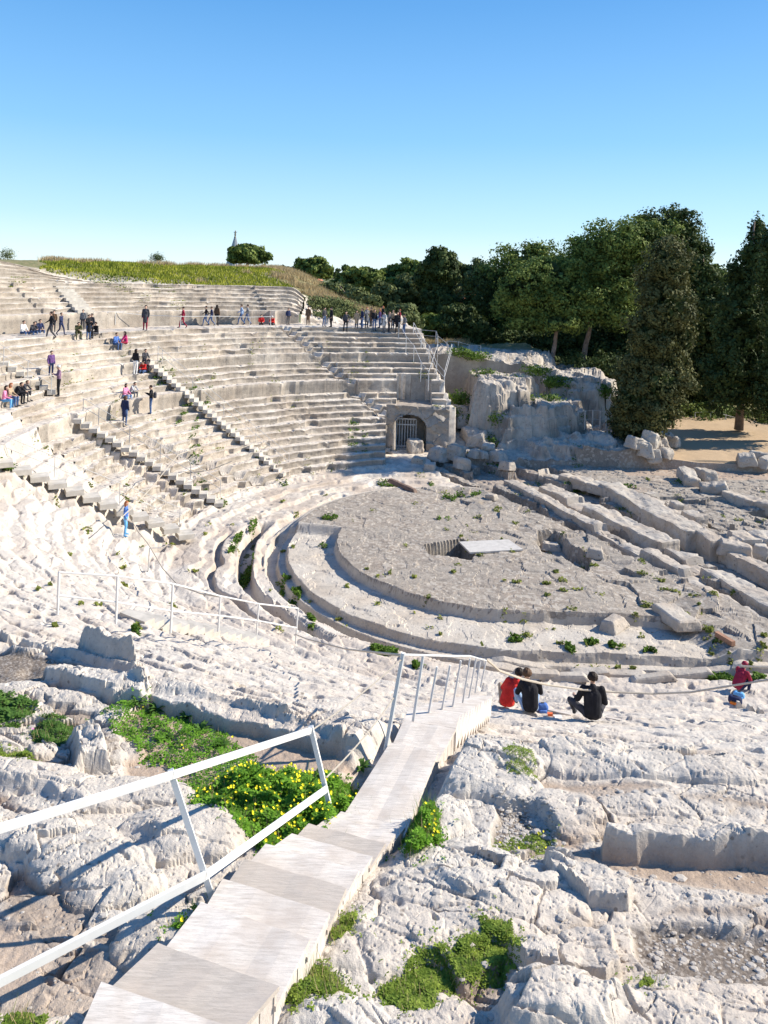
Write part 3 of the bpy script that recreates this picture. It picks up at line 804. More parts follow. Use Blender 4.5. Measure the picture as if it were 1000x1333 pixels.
# ------------------------------------------------------------------ railings
def railing(name, posts, rails, label, cat='railing', r=.025, rr=.02, mt=None, group=None, square=0, parts=True):
    """posts: [(base, top)], rails: [[points]]"""
    mt = mt or M_RAIL
    b = Vector(posts[0][0]) if posts else Vector(rails[0][0])
    t = empty(name, b, label=label, cat=cat, group=group)
    for p0, p1 in posts:
        m = MB(); m.tube([p0, p1], r, 4 if square else 8); m.build('post', mt, t, smooth=False)
    for pts in rails:
        m = MB(); m.tube(pts, rr, 4 if square else 6); m.build('rail', mt, t)
    return t
Y1, Y2, Y3 = 6.1, 7.75, 8.9
p1b, p1t = at_y(275,1164,Y1), at_y(222,1003,Y1-.10)
p2b, p2t = at_y(434,1070,Y2), at_y(405,948,Y2-.05)
def slab_rail(a, b, w, h):
    m = MB(); d = Vector(b)-Vector(a); L_ = d.length
    q = d.to_track_quat('X', 'Z').to_matrix()
    c = (Vector(a)+Vector(b))/2
    V = []
    m.box(tuple(c), (L_, w, h), q); return m
t = empty('white_handrail', p1b, label='white square-section handrail with two rails at the left of the wooden steps', cat='railing')
M_RW = flat_mat('white_painted_metal', (.68,.665,.63), .5, .06, 5)
for (a, b) in ((p1b, p1t), (p2b, p2t)):
    m = MB(); m.tube([a-(b-a)*.02, b], [.031, .031], 4); m.build('post', M_RW, t)
off = Vector((0, -.045, 0))
l0t = at_y(-160, 1128, 4.6); l0b = at_y(-160, 1360, 4.6)
slab_rail(l0t, at_y(224, 1009, Y1-.13), .032, .054).build('rail', M_RW, t)
slab_rail(at_y(224, 1009, Y1-.13), at_y(404, 951, Y2-.08), .032, .05).build('rail', M_RW, t)
slab_rail(l0b, at_y(267, 1140, Y1-.05), .032, .06).build('rail', M_RW, t)
slab_rail(at_y(267, 1140, Y1-.05), at_y(425, 1027, Y2-.06), .032, .054).build('rail', M_RW, t)
m = MB(); m.tube([at_y(405,948,Y2-.05)+Vector((0,0,.001)), at_y(404.5,946,Y2-.05)], .034, 4); m.build('cap', M_RW, t)
p3b, p3t = at_y(503,970,Y3), at_y(525,850,Y3)
def sag(a, b, s, n=10):
    a, b = Vector(a), Vector(b)
    return [a.lerp(b, i/n) - Vector((0, 0, s*4*(i/n)*(1-i/n))) for i in range(n+1)]
m = MB(); m.tube(sag(at_y(407,950,Y2), at_y(524,857,Y3), .03), .008, 5)
tag(m.build('rope', M_ROPE), 'upper pale rope strung between the white handrail and the tall leaning post', 'rope')
m = MB(); m.tube(sag(at_y(425,1012,Y2-.02), at_y(514,906,Y3), .05), .008, 5)
tag(m.build('rope', M_ROPE), 'lower pale rope tied from the white handrail to the middle of the tall leaning post', 'rope')
pp = [((503,970),(525,850),8.9,.025), ((538,938),(551,853),9.6,.019), ((556,940),(569,868),10.0,.015), ((573,938),(586,866),10.6,.015),
      ((588,928),(600,860),11.2,.015), ((602,918),(612,857),11.9,.014), ((611,906),(620,857),12.6,.014), ((619,900),(626,857),13.3,.014), ((626,893),(633,860),13.9,.014)]
posts = [(at_y(*b, Y), at_y(*tp, Y), r) for b, tp, Y, r in pp]
t = empty('step_railing', posts[0][0], label='grey tubular railing of leaning posts along the lower wooden steps', cat='railing')
for b, tp, r in posts:
    m = MB(); m.tube([b-(tp-b)*.05, tp], r, 8); m.build('post', M_RAIL, t)
m = MB(); m.tube([posts[0][1]+Vector((0,0,-.02)), posts[1][1], at_y(586,854,10.6), at_y(612,854,11.9), posts[-1][1]], .013, 6); m.build('rail', M_RAIL, t)

def rope_px(pts, r=.03, **k):
    """rope through pixels with given depth"""
    P = [at_y(px, py, Y) for px, py, Y in pts]
    Q = []
    for i in range(len(P)-1):
        for j in range(6): Q.append(P[i].lerp(P[i+1], j/6))
    Q.append(P[-1])
    m = MB(); m.tube(Q, r, 6); return m
m = rope_px([(633,858,14), (650,873,14.6), (680,884,15.6), (715,892,16.2), (760,898,16.6), (800,901,16.8), (850,903,16.8), (900,901,16.6), (950,893,16.4), (1000,885,16.2), (1060,878,16.0)], .022)
tag(m.build('rope', M_ROPE), 'long thick rope sagging in front of the sitting people and running off to the right', 'rope')
m = rope_px([(965,867,19), (1000,869,18.8), (1060,872,18.6)], .026)
tag(m.build('rope', M_ROPE), 'short thick rope beside the person in the maroon jacket', 'rope')
m = rope_px([(385,826,24), (400,832,21), (450,845,17), (522,853,9.0)], .016)
tag(m.build('rope', M_ROPE), 'rope running from the low white rail up to the tall leaning post', 'rope')
# low white rail above the near-left flight
lp = [((75,800),(77,745),17), ((151,812),(153,750),17.6), ((222,824),(225,760),18.6), ((284,822),(287,776),20.4), ((334,826),(337,786),22.4), ((385,838),(388,792),24)]
posts = [(at_y(*b, Y), at_y(*tp, Y)) for b, tp, Y in lp]
tops = [p[1] for p in posts]; mids = [p[0].lerp(p[1], .45) for p in posts]
railing('low_railing', posts, [tops, mids], 'pale tubular railing above the half-hidden flight of steps at the left', r=.028, rr=.022, mt=M_RAIL)
m = rope_px([(172,678,34.5), (180,692,33.5), (193,708,32), (212,740,29.5), (232,762,26), (262,773,23), (287,777,20.4)], .02)
tag(m.build('rope', M_ROPE), 'thin rope falling from the person in blue down to the low pale railing', 'rope')
m = rope_px([(160,672,34), (178,655,36), (198,634,38), (214,614,40), (232,592,42), (256,583,44), (282,597-12,46), (315,583,48), (345,572,50)], .022)
tag(m.build('rope', M_ROPE), 'pale barrier rope looping across the worn seats between two stairways', 'rope')
b = hit(193,748); railing('rope_post', [(b, b+Vector((.02, 0, 1.0)))], [[b+Vector((.02,0,1.0)), b+Vector((.5,.1,1.0))]], 'single thin post holding the rope below the person in blue', cat='post', r=.03, mt=M_RAILF)

# ------------------------------------------------------------------ stone stairways in the seating
def flight(pb, pt, n, label, wd=1.0, lean=0, ext=0, group='stairways cutting up through the seating', lift=.05):
    B, T = hit(*pb), hit(*pt)
    d = (T-B); d = d*(1+ext); T = B+d
    t = empty('stairway', B, label=label, cat='stairway', group=group)
    hd = Vector((d.x, d.y, 0)); L_ = hd.length; hd.normalize()
    Mx = Matrix.Rotation(math.atan2(hd.y, hd.x), 4, 'Z')
    zs = []
    for i in range(n):
        u = (i+.5)/n
        c = B + hd*(L_*u)
        zg = B.z + d.z*(i+1)/n
        lo = min(Hz(c.x, c.y), zg)-.25
        zg += lift
        zs.append((c, zg))
        m = MB(); hgt = min(zg-lo, .24)
        m.box((c.x, c.y, zg-hgt/2), (L_/n+.03+rng.uniform(-.02,.02), wd+rng.uniform(-.04,.04), hgt), Mx, jit=.012)
        m.build('step', M_STEP, t)
    return t, zs, hd
def flight_rail(zs, hd, side, label, every=4, h=.95, mt=None, r=.02, rails=2):
    sd = Vector((hd.y, -hd.x, 0))*side
    sel = zs[::every] + ([zs[-1]] if (len(zs)-1) % every else [])
    posts = [(Vector((c.x, c.y, z-.05))+sd, Vector((c.x, c.y, z+h))+sd) for c, z in sel]
    rl = [[p[1] for p in posts]]
    if rails > 1: rl.append([p[0].lerp(p[1], .5) for p in posts])
    return railing('stair_railing', posts, rl, label, r=r, rr=r*.8, mt=mt or M_RAILF, group='thin railings beside the stairways')
f, zs, hd = flight((250,703), (0,606), 14, 'sawtooth flight of pale steps nearest the person in blue', .85, ext=.2)
flight_rail(zs, hd, 1, 'thin railing along the steps behind the person in blue')
f, zs, hd = flight((290,660), (97,546), 19, 'middle sawtooth flight of pale steps rising to the two seated people in pink and grey', .72)
flight_rail(zs, hd, 1, 'thin railing along the middle sawtooth flight of steps')
f, zs, hd = flight((72,514), (-20,462), 9, 'short upper flight of pale steps at the far left beside the tall belt wall', 1.0)
flight_rail(zs, hd, -1, 'thin railing of the short upper flight at the far left', every=3)
f, zs, hd = flight((371,622), (192,476), 30, 'longest flight of pale steps climbing past the green weeds in the middle of the seating', .62)
flight_rail(zs, hd, 1, 'thin railing along the longest flight of steps', every=7)
f, zs, hd = flight((335,836), (172,806), 16, 'almost hidden pale steps below the low railing at the left', 1.0)
f, zs, hd = flight((112,412), (80,372), 9, 'narrow rough steps above the walkway at the upper left', 1.3, lift=-.02)
f, zs, hd = flight((505,590), (365,425), 26, 'narrow worn stone steps between the two right-hand blocks of seating', .55, lift=-.04)
# far wing rails
def rail_px(base_pts, h, label, **k):
    P = [hit(*p) for p in base_pts]
    posts = [(p-Vector((0,0,.1)), p+Vector((0,0,h))) for p in P]
    return railing(k.pop('name', 'railing'), posts, [[q[1] for q in posts], [q[0].lerp(q[1], .55) for q in posts]], label, **k)
E = [(538,438), (548,455), (558,472), (568,489), (578,506), (586,516)]
rail_px(E[:], 1.0, 'pale sloping double railing down the end of the far seating block', mt=M_RAIL, r=.035)
P = [Vector((p.x-1.3, p.y-.3, p.z)) for p in [hit(*e) for e in E]]
railing('railing', [(p-Vector((0,0,.6)), p+Vector((0,0,1.0))) for p in P], [[p+Vector((0,0,1.0)) for p in P]], 'single sloping rail just inside the end of the far seating block', mt=M_RAIL, r=.03)
Yf = 73
rl = [at_y(541,429,Yf), at_y(568,431,Yf-.5), at_y(570,437,Yf-2), at_y(583,448,Yf-3)]
railing('railing', [(p-Vector((0,0,1.1)), p) for p in rl], [rl, [p-Vector((0,0,.5)) for p in rl]], 'dark fence turning the corner above the end of the far seating', mt=M_RAILF, r=.05)
gp = [at_y(x, y, 72) for x, y in ((582,444),(597,445),(611,449),(626,450))]
railing('metal_fence', [(p-Vector((0,0,1.3)), p) for p in gp], [gp, [p-Vector((0,0,.6)) for p in gp], [p-Vector((0,0,1.2)) for p in gp]], 'short grey metal fence standing on the shaded retaining wall', mt=M_RAILF, r=.04)
gp = [at_y(x, y, 62.5) for x, y in ((744,538),(753,536),(762,535),(772,534),(782,535),(790,536))]
railing('wooden_barrier', [(p-Vector((0,0,1.5)), p) for p in gp], [gp, [p-Vector((0,0,.7)) for p in gp]], 'weathered wooden barrier among the rocks left of the big cypress', cat='barrier', mt=M_WOODSIDE, r=.06)
gp = [at_y(x, y, 76) for x, y in ((905,537),(925,536),(945,540),(962,545),(985,549),(1010,552))]
railing('path_fence', [(p-Vector((0,0,1.3)), p) for p in gp], [gp], 'grey rail fence along the shaded hedge beyond the sandy path', cat='fence', mt=M_RAILF, r=.05)
m = MB(); c = at_y(994,551,75.8); m.box(tuple(c), (.5,.05,.6), jit=.03)
tag(m.build('notice_board', M_WHITE), 'small pale notice board on the fence by the dark trees', 'notice board')
# thin barrier along the walkway
W = [(150,408),(190,409),(235,411),(280,411),(325,411),(352,411)]
P = []
for x, y in W:
    b = hit(x, y+17); P.append((b, b+Vector((0,0,.95))))
railing('walkway_barrier', P, [[p[1] for p in P]], 'thin rope barrier with slim posts along the edge of the upper walkway', cat='barrier', mt=M_RAIL, r=.025)

# ------------------------------------------------------------------ stonework built as things
def noisy_block(L, W, Hh, cell=.14, amp=.05, joints=None, seed=0, rnd=.08, taper=0):
    """box centred on x,y with base z=0, weathered; returns V,Q"""
    nx, ny, nz = [max(2, int(round(v/cell))) for v in (L, W, Hh)]
    pid = {}; V = []; Q = []
    def vid(i, j, k):
        if (i, j, k) not in pid:
            pid[(i, j, k)] = len(V); V.append((i/nx*2-1, j/ny*2-1, k/nz*2-1))
        return pid[(i, j, k)]
    for i in range(nx):
        for j in range(ny):
            Q.append((vid(i,j,nz), vid(i+1,j,nz), vid(i+1,j+1,nz), vid(i,j+1,nz)))
    for i in range(nx):
        for k in range(nz):
            Q.append((vid(i,0,k), vid(i+1,0,k), vid(i+1,0,k+1), vid(i,0,k+1)))
            Q.append((vid(i+1,ny,k), vid(i,ny,k), vid(i,ny,k+1), vid(i+1,ny,k+1)))
    for j in range(ny):
        for k in range(nz):
            Q.append((vid(0,j+1,k), vid(0,j,k), vid(0,j,k+1), vid(0,j+1,k+1)))
            Q.append((vid(nx,j,k), vid(nx,j+1,k), vid(nx,j+1,k+1), vid(nx,j,k+1)))
    U = np.array(V); S = np.array([L, W, Hh])/2
    P = U*S
    inner = np.clip(P, -(S-rnd), S-rnd); dv = P-inner
    ln = np.linalg.norm(dv, axis=1, keepdims=True); P = inner + dv/np.maximum(ln, 1e-6)*np.minimum(ln, rnd)
    if taper: P[:, :2] *= (1-taper*(U[:, 2:3]+1)/2)
    N = U/np.linalg.norm(U, axis=1, keepdims=True)
    Pw = P+seed*7.3
    nn = noise3(Pw, 1.1, seed, 3)*.8+noise3(Pw, 3.5, seed+3, 3)*.6
    P = P + N*(nn*amp)[:, None]
    P[:, 2] += noise3(Pw*[1, 1, .1], .8, seed+8, 2)*amp*.8*(U[:, 2] > .9)
    if joints is not None:
        for jx in joints:
            g = np.exp(-((P[:, 0]-jx)/(cell*.55))**2)
            P[:, 1] -= np.sign(P[:, 1])*g*.09; P[:, 2] -= g*.09*(U[:, 2] > .8)
    P[:, 2] += Hh/2
    return P, np.array(Q)
def wall_px(a, b, zt, wd, hgt, label, name='foundation_wall', cell=.13, group='rock-cut foundation walls of the stage building'):
    A_, B_ = at_z(*a, zt), at_z(*b, zt)
    d = B_-A_; L_ = d.length
    P, Q = noisy_block(L_, wd, hgt, cell, .13, joints=np.arange(-L_/2+rng.uniform(.8, 1.6), L_/2, 1.35)+rng.uniform(-.2, .2), seed=int(a[0]), rnd=.07)
    P[:, 2] += -.35*(noise3(P*[1,.3,.1]+int(a[0]), .45, 5, 2) > .34)*(P[:, 2] > hgt*.6)
    o = mesh_np(name, P, Q, M_BLOCK, smooth=False)
    # visible top edge in the photo is the near-left edge of the wall
    perp = Vector((d.y, -d.x, 0)).normalized()
    if perp.x < 0: perp = -perp
    c = (A_+B_)/2 + perp*wd*.5
    o.location = (c.x, c.y, zt-hgt); o.rotation_euler = (0, 0, math.atan2(d.y, d.x))
    tag(o, label, 'stone wall', group); return o
wall_px((655,624), (905,752), -13.75, .8, 1.2, 'longest low foundation wall running from the rocks down to the right')
wall_px((700,632), (862,706), -13.7, 1.3, 1.3, 'broad broken foundation wall behind the longest one')
wall_px((780,628), (893,692), -13.5, 1.6, 1.5, 'high foundation wall ending at the sunken corner on the right')
wall_px((864,712), (1030,806), -13.8, 1.2, 1.2, 'foundation wall with rows of square holes at the right edge')
wall_px((888,756), (1020,826), -14.0, .8, .9, 'lowest foundation wall near the right edge beyond the orchestra')
wall_px((905,700), (1040,762), -13.9, .8, 1.0, 'thin foundation wall behind the holed one at the right edge')
wall_px((836,640), (905,672), -13.55, .9, .9, 'short block-built wall on the upper stage ground')
wall_px((700,612), (790,634), -13.6, 1.2, .7, 'low broad ledge of blocks in front of the shaded rocks')
wall_px((905,690), (1050,690), -13.5, 1.6, 1.4, 'tall cut edge of the upper stage ground at the right')
wall_px((940,640), (1040,668), -13.6, 1.0, .8, 'ledge of grey blocks on the upper stage ground at the right edge')

def stone(px, py, size, label, group, z=None, seed=None, rz=None, mt=None, Y=None, name='stone_block', amp=.09):
    p = hit(px, py) if z is None and Y is None else (at_y(px, py, Y) if Y else at_z(px, py, z))
    seed = seed or int(px+py)
    P, Q = noisy_block(*size, cell=max(.08, min(size)/7), amp=amp*min(size)*1.9, seed=seed, rnd=min(size)*.20, taper=rng.uniform(.05, .35))
    o = mesh_np(name, P, Q, mt or M_BLOCK, smooth=False)
    o.location = (p.x, p.y, p.z-.06); o.rotation_euler = (rng.uniform(-.2,.2), rng.uniform(-.2,.2), rng.uniform(0, 3) if rz is None else rz)
    return tag(o, label, 'stone block', group)
stone(541, 588, (1.2,1.0,1.1), 'squarish block standing in front of the barred tunnel', None, rz=.3)
stone(523, 634, (2.6,.35,.3), 'long rust-stained block lying by the path at the head of the orchestra', None, rz=-.8, mt=M_RUST)
g = 'loose blocks in front of the far wing'
for i, (x, y, s) in enumerate([(598,548,1.5),(603,560,1.3),(612,572,1.2),(622,580,1.4),(634,590,1.1),(592,598,1.4),(570,606,1.2),(600,610,1.0),(560,612,.8),(545,603,.7),(618,600,.9),(648,604,1.0),(628,612,.8),(660,612,.8)]):
    stone(x, y, (s*rng.uniform(1,1.5), s, s*.8), 'weathered block lying loose at the foot of the far wing', g)
g = 'boulders piled beside the big cypress'
for i, (x, y, s, z) in enumerate([(846,582,1.3,0),(868,580,1.2,0),(858,592,1.5,0),(874,582,1.2,0),(838,596,1.3,0),(850,604,1.0,0),(866,600,.9,0),(824,608,1.1,0),(845,590,1.0,0)]):
    stone(x, y, (s*1.1, s, s*.9), 'rounded boulder in the pile at the foot of the big cypress', g)
g = 'cut blocks lying on the stage ground'
for i, (x, y, s) in enumerate([(895,628,1.4),(918,624,1.3),(930,641,1.2),(973,605,1.4),(990,600,1.3),(998,612,1.2),(985,720,1.1),(955,728,1.2),(716,716,.8),(775,725,.8),(640,650,.6),(760,668,.8),(880,662,.8)]):
    stone(x, y, (s*rng.uniform(1,1.6), s*.8, s*.6), 'cut block lying loose on the stage ground', g)
stone(800, 818, (1.3,.8,.5), 'pointed pale stone at the lower rim of the orchestra', None)
stone(880, 812, (1.9,1.1,.45), 'flat slab lying at the right of the orchestra', None)
g = 'fallen ring blocks near the rope'
for x, y in ((660,873),(700,880),(735,884),(768,878),(812,882),(850,884),(890,880),(930,876),(680,868)):
    stone(x, y, (rng.uniform(1.0,2.4), .45, .22), 'long low block of the lowest row behind the sitting people', g, rz=rng.uniform(-.12,.05))
# orange-brown timber at the right rim
m = MB(); m.tube([at_z(933,825,-13.7), at_z(955,838,-13.7)], .13, 4); tag(m.build('timber', flat_mat('orange_wood', (.36,.2,.13), .8, .2, 4)), 'reddish timber lying among stones near the right edge', 'timber')
# the pale ramp board
c = [at_z(598,705,-13.45), at_z(662,702,-13.45), at_z(681,715,-13.5), at_z(612,719,-13.5)]
m = MB(); m.add([tuple(p) for p in c]+[(p.x, p.y, p.z-.08) for p in c], [(3,2,1,0), (4,5,6,7), (0,1,5,4), (1,2,6,5), (2,3,7,6), (3,0,4,7)])
tag(m.build('wooden_cover', flat_mat('pale_cover_board', (.50,.47,.43), .8, .12, 5)), 'flat pale cover lying beside the pit in the middle of the orchestra', 'board')

# ------------------------------------------------------------------ barred tunnel under the far wing
fx0, fx1, fy, zt, zb = .55, 5.5, 60.05, -10.3, -13.95
ax, aw, ah = 2.45, 1.35, 2.9          # arch centre, half width, height
nx_, nz_ = 60, 44
xs = np.linspace(fx0, fx1, nx_+1); zs_ = np.linspace(zb, zt, nz_+1)
def in_arch(x, z):
    spring = zb+ah-aw*.8
    return abs(x-ax) < aw and (z < spring or ((x-ax)/aw)**2+((z-spring)/(aw*.8))**2 < 1)
V = []; Q = []; pid = {}
def vv(i, k, b):
    if (i, k, b) not in pid:
        pid[(i, k, b)] = len(V); x, z = xs[i], zs_[k]
        V.append((x, fy+(0 if b == 0 else .9), z))
    return pid[(i, k, b)]
solid = lambda i, k: 0 <= i < nx_ and 0 <= k < nz_ and not in_arch((xs[i]+xs[i+1])/2, (zs_[k]+zs_[k+1])/2)
for i in range(nx_):
    for k in range(nz_):
        if not solid(i, k): continue
        Q.append((vv(i,k,0), vv(i+1,k,0), vv(i+1,k+1,0), vv(i,k+1,0)))
        Q.append((vv(i+1,k,1), vv(i,k,1), vv(i,k+1,1), vv(i+1,k+1,1)))
        for di, dk, e in ((-1,0,((i,k),(i,k+1))), (1,0,((i+1,k+1),(i+1,k))), (0,-1,((i+1,k),(i,k))), (0,1,((i,k+1),(i+1,k+1)))):
            if not solid(i+di, k+dk):
                (i0,k0),(i1,k1) = e; Q.append((vv(i0,k0,0), vv(i1,k1,0), vv(i1,k1,1), vv(i0,k0,1)))
V = np.array(V); dn = noise3(V, .9, 4, 4)
fh_ = facets(V[:, 0]*.9, V[:, 2]*.9, 31, 1.)[0]
V[:, 1] += np.where(V[:, 1] < fy+.5, dn*.18+fh_*.32, 0); V[:, 0] += dn*.05; V[:, 2] += noise3(V, 1.2, 9, 3)*.07 - np.where(V[:, 2] > zt-.3, np.clip(vn(V[:, 0]*1.3, V[:, 0]*0, 8)-.4, 0, 1)*.55, 0)
t = empty('tunnel_entrance', (ax, fy, zb), label='rough arched tunnel mouth cut under the end of the far seating', cat='tunnel')
o = mesh_np('arched_wall', V-np.array([ax, fy, zb]), np.array(Q), M_TUNNEL, t, smooth=False)
m = MB(); P, Qb = noisy_block(fx1-fx0+.1, 3.6, .5, .2, .08, seed=3); m.add(P+np.array([(fx0+fx1)/2, fy+1.95, zt-.56]), Qb); m.build('lintel_slab', M_TUNNEL, t)
g_ = MB()
for i in range(9):
    x = ax-aw+.12+i*(1.75/8); g_.box((x, fy+.75, zb+1.2), (.06, .05, 2.4))
g_.box((ax-.45, fy+.75, zb+2.45), (1.9,.06,.1)); g_.box((ax-.45, fy+.75, zb+.3), (1.9,.06,.1)); g_.box((ax-.45, fy+.75, zb+2.0), (1.9,.06,.08))
g_.build('gate', M_RAILF, t)

# ------------------------------------------------------------------ things on the skyline
M_CONC = flat_mat('pale_concrete', (.45,.46,.47), .8, .1, .2)
c = at_y(305, 345, 420)
t = empty('conical_church_spire', c, label='grey conical church spire with a figure on its tip above the hill', cat='spire')
m = MB(); nrib = 22; V = []; Q = []
for k in range(nrib*2):
    a = math.pi*k/nrib; r = 6.6*(1 if k % 2 else .86)
    V.append((math.cos(a)*r, math.sin(a)*r, -8))
    V.append((math.cos(a)*r*.10, math.sin(a)*r*.10, 14.8))
for k in range(nrib*2):
    k2 = (k+1) % (nrib*2); Q.append((2*k, 2*k2, 2*k2+1, 2*k+1))
m.add(np.array(V)+np.array(c), Q); m.build('cone', M_CONC, t)
m = MB(); b = Vector(c)+Vector((0,0,14.8)); m.tube([b, b+Vector((0,0,1)), b+Vector((0,0,1.8)), b+Vector((0,0,3.6)), b+Vector((0,0,4.2))], [.7,.35,.5,.35,.1], 8)
m.tube([b+Vector((-.9,0,3.2)), b+Vector((0,0,2.6)), b+Vector((.9,0,3.4))], .14, 5); m.build('statue', flat_mat('dull_bronze', (.2,.18,.13), .5), t)
M_ROOF = flat_mat('terracotta_roof', (.45,.18,.10), .85, .2, 1); M_PLASTER = flat_mat('pale_plaster', (.6,.55,.48), .9, .1, .5); M_GLASSD = flat_mat('dark_window', (.05,.06,.07), .2)
def house(px, py, Y, w, d, h, label, rz=0.0):
    p = at_y(px, py, Y)
    t = empty('house', p, label=label, cat='house')
    m = MB(); m.box((p.x, p.y, p.z-h/2-1), (w, d, h+2)); m.build('wall', M_PLASTER, t)
    m = MB(); a, b, r = w/2+.4, d/2+.4, h*.35
    V = [(-a,-b,0),(a,-b,0),(a,b,0),(-a,b,0),(-a*.5,0,r),(a*.5,0,r)]
    m.add(np.array(V)+np.array(p)+[0,0,.02], [(0,1,5,4),(2,3,4,5),(3,2,1,0)], [(1,2,5),(3,0,4)]); m.build('roof', M_ROOF, t)
    for i in range(3):
        m = MB(); m.box((p.x-w*.3+i*w*.3, p.y-d/2-.02, p.z-h*.45), (w*.1,.08,h*.35)); m.build('window', M_GLASSD, t)
house(384, 362, 150, 7, 6, 3.5, 'red-roofed house showing above the dry grass, left of two')
house(400, 365, 146, 5, 5, 3, 'red-roofed house beside the floodlight mast, right of two')
house(622, 398, 98, 5, 4, 4, 'small pale house half hidden between the dark trees')
p = at_y(401, 372, 130); t = empty('floodlight_mast', p, label='floodlight mast standing behind the trees and red roofs', cat='mast')
m = MB(); m.tube([p-Vector((0,0,3)), p+Vector((0,0,3.2))], .1, 6); m.build('pole', M_CONC, t)
for i in range(2):
    m = MB(); m.box((p.x-.45+i*.9, p.y, p.z+3.1-.5*0), (.75,.3,.7)); m.build('lamp_head', M_DARKRAIL, t)
# ------------------------------------------------------------------ foliage
def rand_unit(n):
    v = rng.normal(size=(n, 3)); return v/np.linalg.norm(v, axis=1, keepdims=True)
def leaf_quads(Cn, N, size, asp=1.6, nrm_jit=.6):
    """quads at centres Cn facing roughly N"""
    n = len(Cn)
    Nn = N + rand_unit(n)*nrm_jit; Nn /= np.linalg.norm(Nn, axis=1, keepdims=True)
    t = np.cross(Nn, rand_unit(n)); t /= np.maximum(np.linalg.norm(t, axis=1, keepdims=True), 1e-6)
    b = np.cross(Nn, t)
    s = (size*rng.uniform(.6, 1.35, n))[:, None] if np.isscalar(size) else size[:, None]*rng.uniform(.7, 1.3, (n, 1))
    a = t*s*asp*.5; c = b*s*.5
    V = np.stack([Cn-a, Cn-c*.9, Cn+a, Cn+c*.9], 1).reshape(-1, 3)
    return V, np.arange(4*n).reshape(n, 4)
def crown_points(lobes, n, clump=.35, spread=.16):
    """leaf centres on bumpy lobes: many small clumps over each lobe with gaps between them"""
    vol = np.array([l[3]*l[4]+l[4]*l[5]+l[3]*l[5] for l in lobes]); k = np.maximum(1, (n*vol/vol.sum()).astype(int))
    Ps, Ns = [], []
    for l, kk in zip(lobes, k):
        c = np.array(l[:3]); r = np.array(l[3:6])
        nc = max(5, int(kk/34))
        cu = rand_unit(nc); rr_ = rng.uniform(.70, 1.06, (nc, 1))
        cc = cu*rr_
        w_ = rng.integers(0, nc, kk)
        cs = clump*rng.uniform(.5, 1.3, nc)/np.mean(r)
        d = rand_unit(kk)*(rng.uniform(.25, 1, (kk, 1))**.5)
        p = cc[w_]+d*cs[w_][:, None]
        Ps.append(c+p*r); nn = p*.6+d; Ns.append(nn/np.linalg.norm(nn, axis=1, keepdims=True))
    return np.concatenate(Ps), np.concatenate(Ns)
LM = {'cypress': leaf_mat('cypress_leaf', (.035,.045,.015), (.16,.155,.055), .8, .15),
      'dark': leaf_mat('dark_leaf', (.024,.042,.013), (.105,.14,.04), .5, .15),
      'pine': leaf_mat('pine_needle', (.055,.095,.02), (.25,.30,.07), .5, .2),
      'olive': leaf_mat('olive_leaf', (.065,.09,.03), (.20,.225,.085), .6, .15),
      'green': leaf_mat('fresh_leaf', (.05,.10,.015), (.16,.24,.04), .6, .25)}
def tree(base, lobes, n, size, kind, label, name='tree', group='trees behind the ruins', trunk=None, tr=.3, core=True, bark=None, clump=.9):
    """lobes in world metres"""
    base = Vector(base)
    t = empty(name, base, label=label, cat='tree', group=group)
    b = np.array(base)
    main = lobes; lobes = list(lobes)
    for l in main:                                        # ragged tufts standing out of the outline
        for _ in range(7):
            u_ = rand_unit(1)[0]; f_ = rng.uniform(.22, .42)
            lobes.append((l[0]+u_[0]*l[3]*1.0, l[1]+u_[1]*l[4]*1.0, l[2]+u_[2]*l[5]*1.05, l[3]*f_, l[4]*f_, l[5]*f_))
    P, N = crown_points(lobes, n, clump)
    V, Q = leaf_quads(P-b, N, size)
    mesh_np('crown', V, Q, LM[kind], t)
    ztop = max(l[2] for l in lobes)
    tp = trunk or [base, Vector((np.mean([l[0] for l in lobes]), np.mean([l[1] for l in lobes]), ztop))]
    m = MB(); nn_ = 8; pts = []
    tp = [Vector(p) for p in tp]
    for i in range(len(tp)-1):
        for j in range(4): pts.append(tp[i].lerp(tp[i+1], j/4)+Vector(rng.uniform(-.05, .05, 3)))
    pts.append(tp[-1])
    rs = [tr*(1-.75*i/(len(pts)-1)) for i in range(len(pts))]; rs[0] = tr*1.35
    m.tube(pts, rs, nn_)
    for l in main[:7]:                                   # limbs into the lobes
        k = rng.integers(len(pts)//2, len(pts)-1); e = Vector(l[:3])
        m.tube([pts[k], pts[k].lerp(e, .5)+Vector((0, 0, -.2)), e], [rs[k]*.5, rs[k]*.35, .03], 5)
    m.build('trunk', bark or M_BARK, t, smooth=True)
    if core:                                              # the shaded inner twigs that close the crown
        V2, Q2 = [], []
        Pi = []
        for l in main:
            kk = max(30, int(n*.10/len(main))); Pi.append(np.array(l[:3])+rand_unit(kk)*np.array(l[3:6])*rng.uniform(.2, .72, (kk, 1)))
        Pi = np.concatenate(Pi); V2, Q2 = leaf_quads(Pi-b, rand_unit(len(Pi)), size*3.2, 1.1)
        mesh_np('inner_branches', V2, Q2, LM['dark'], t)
    return t
def px_lobes(spec, Y, dy=.8):
    """[(px, py, rx_px, rz_px)] -> lobes at depth Y (true metres)"""
    out = []
    for q in spec:
        px, py, rx, rz = q[:4]; Yl = Y+(q[4] if len(q) > 4 else rng.uniform(-1, 1))
        c = at_y(px, py, Yl); k = Yl/F
        out.append((c.x, c.y, c.z, rx*k, max(rx, rz*.6)*k*dy, rz*k))
    return out
def gpt(px, py, Y): return at_y(px, py, Y)
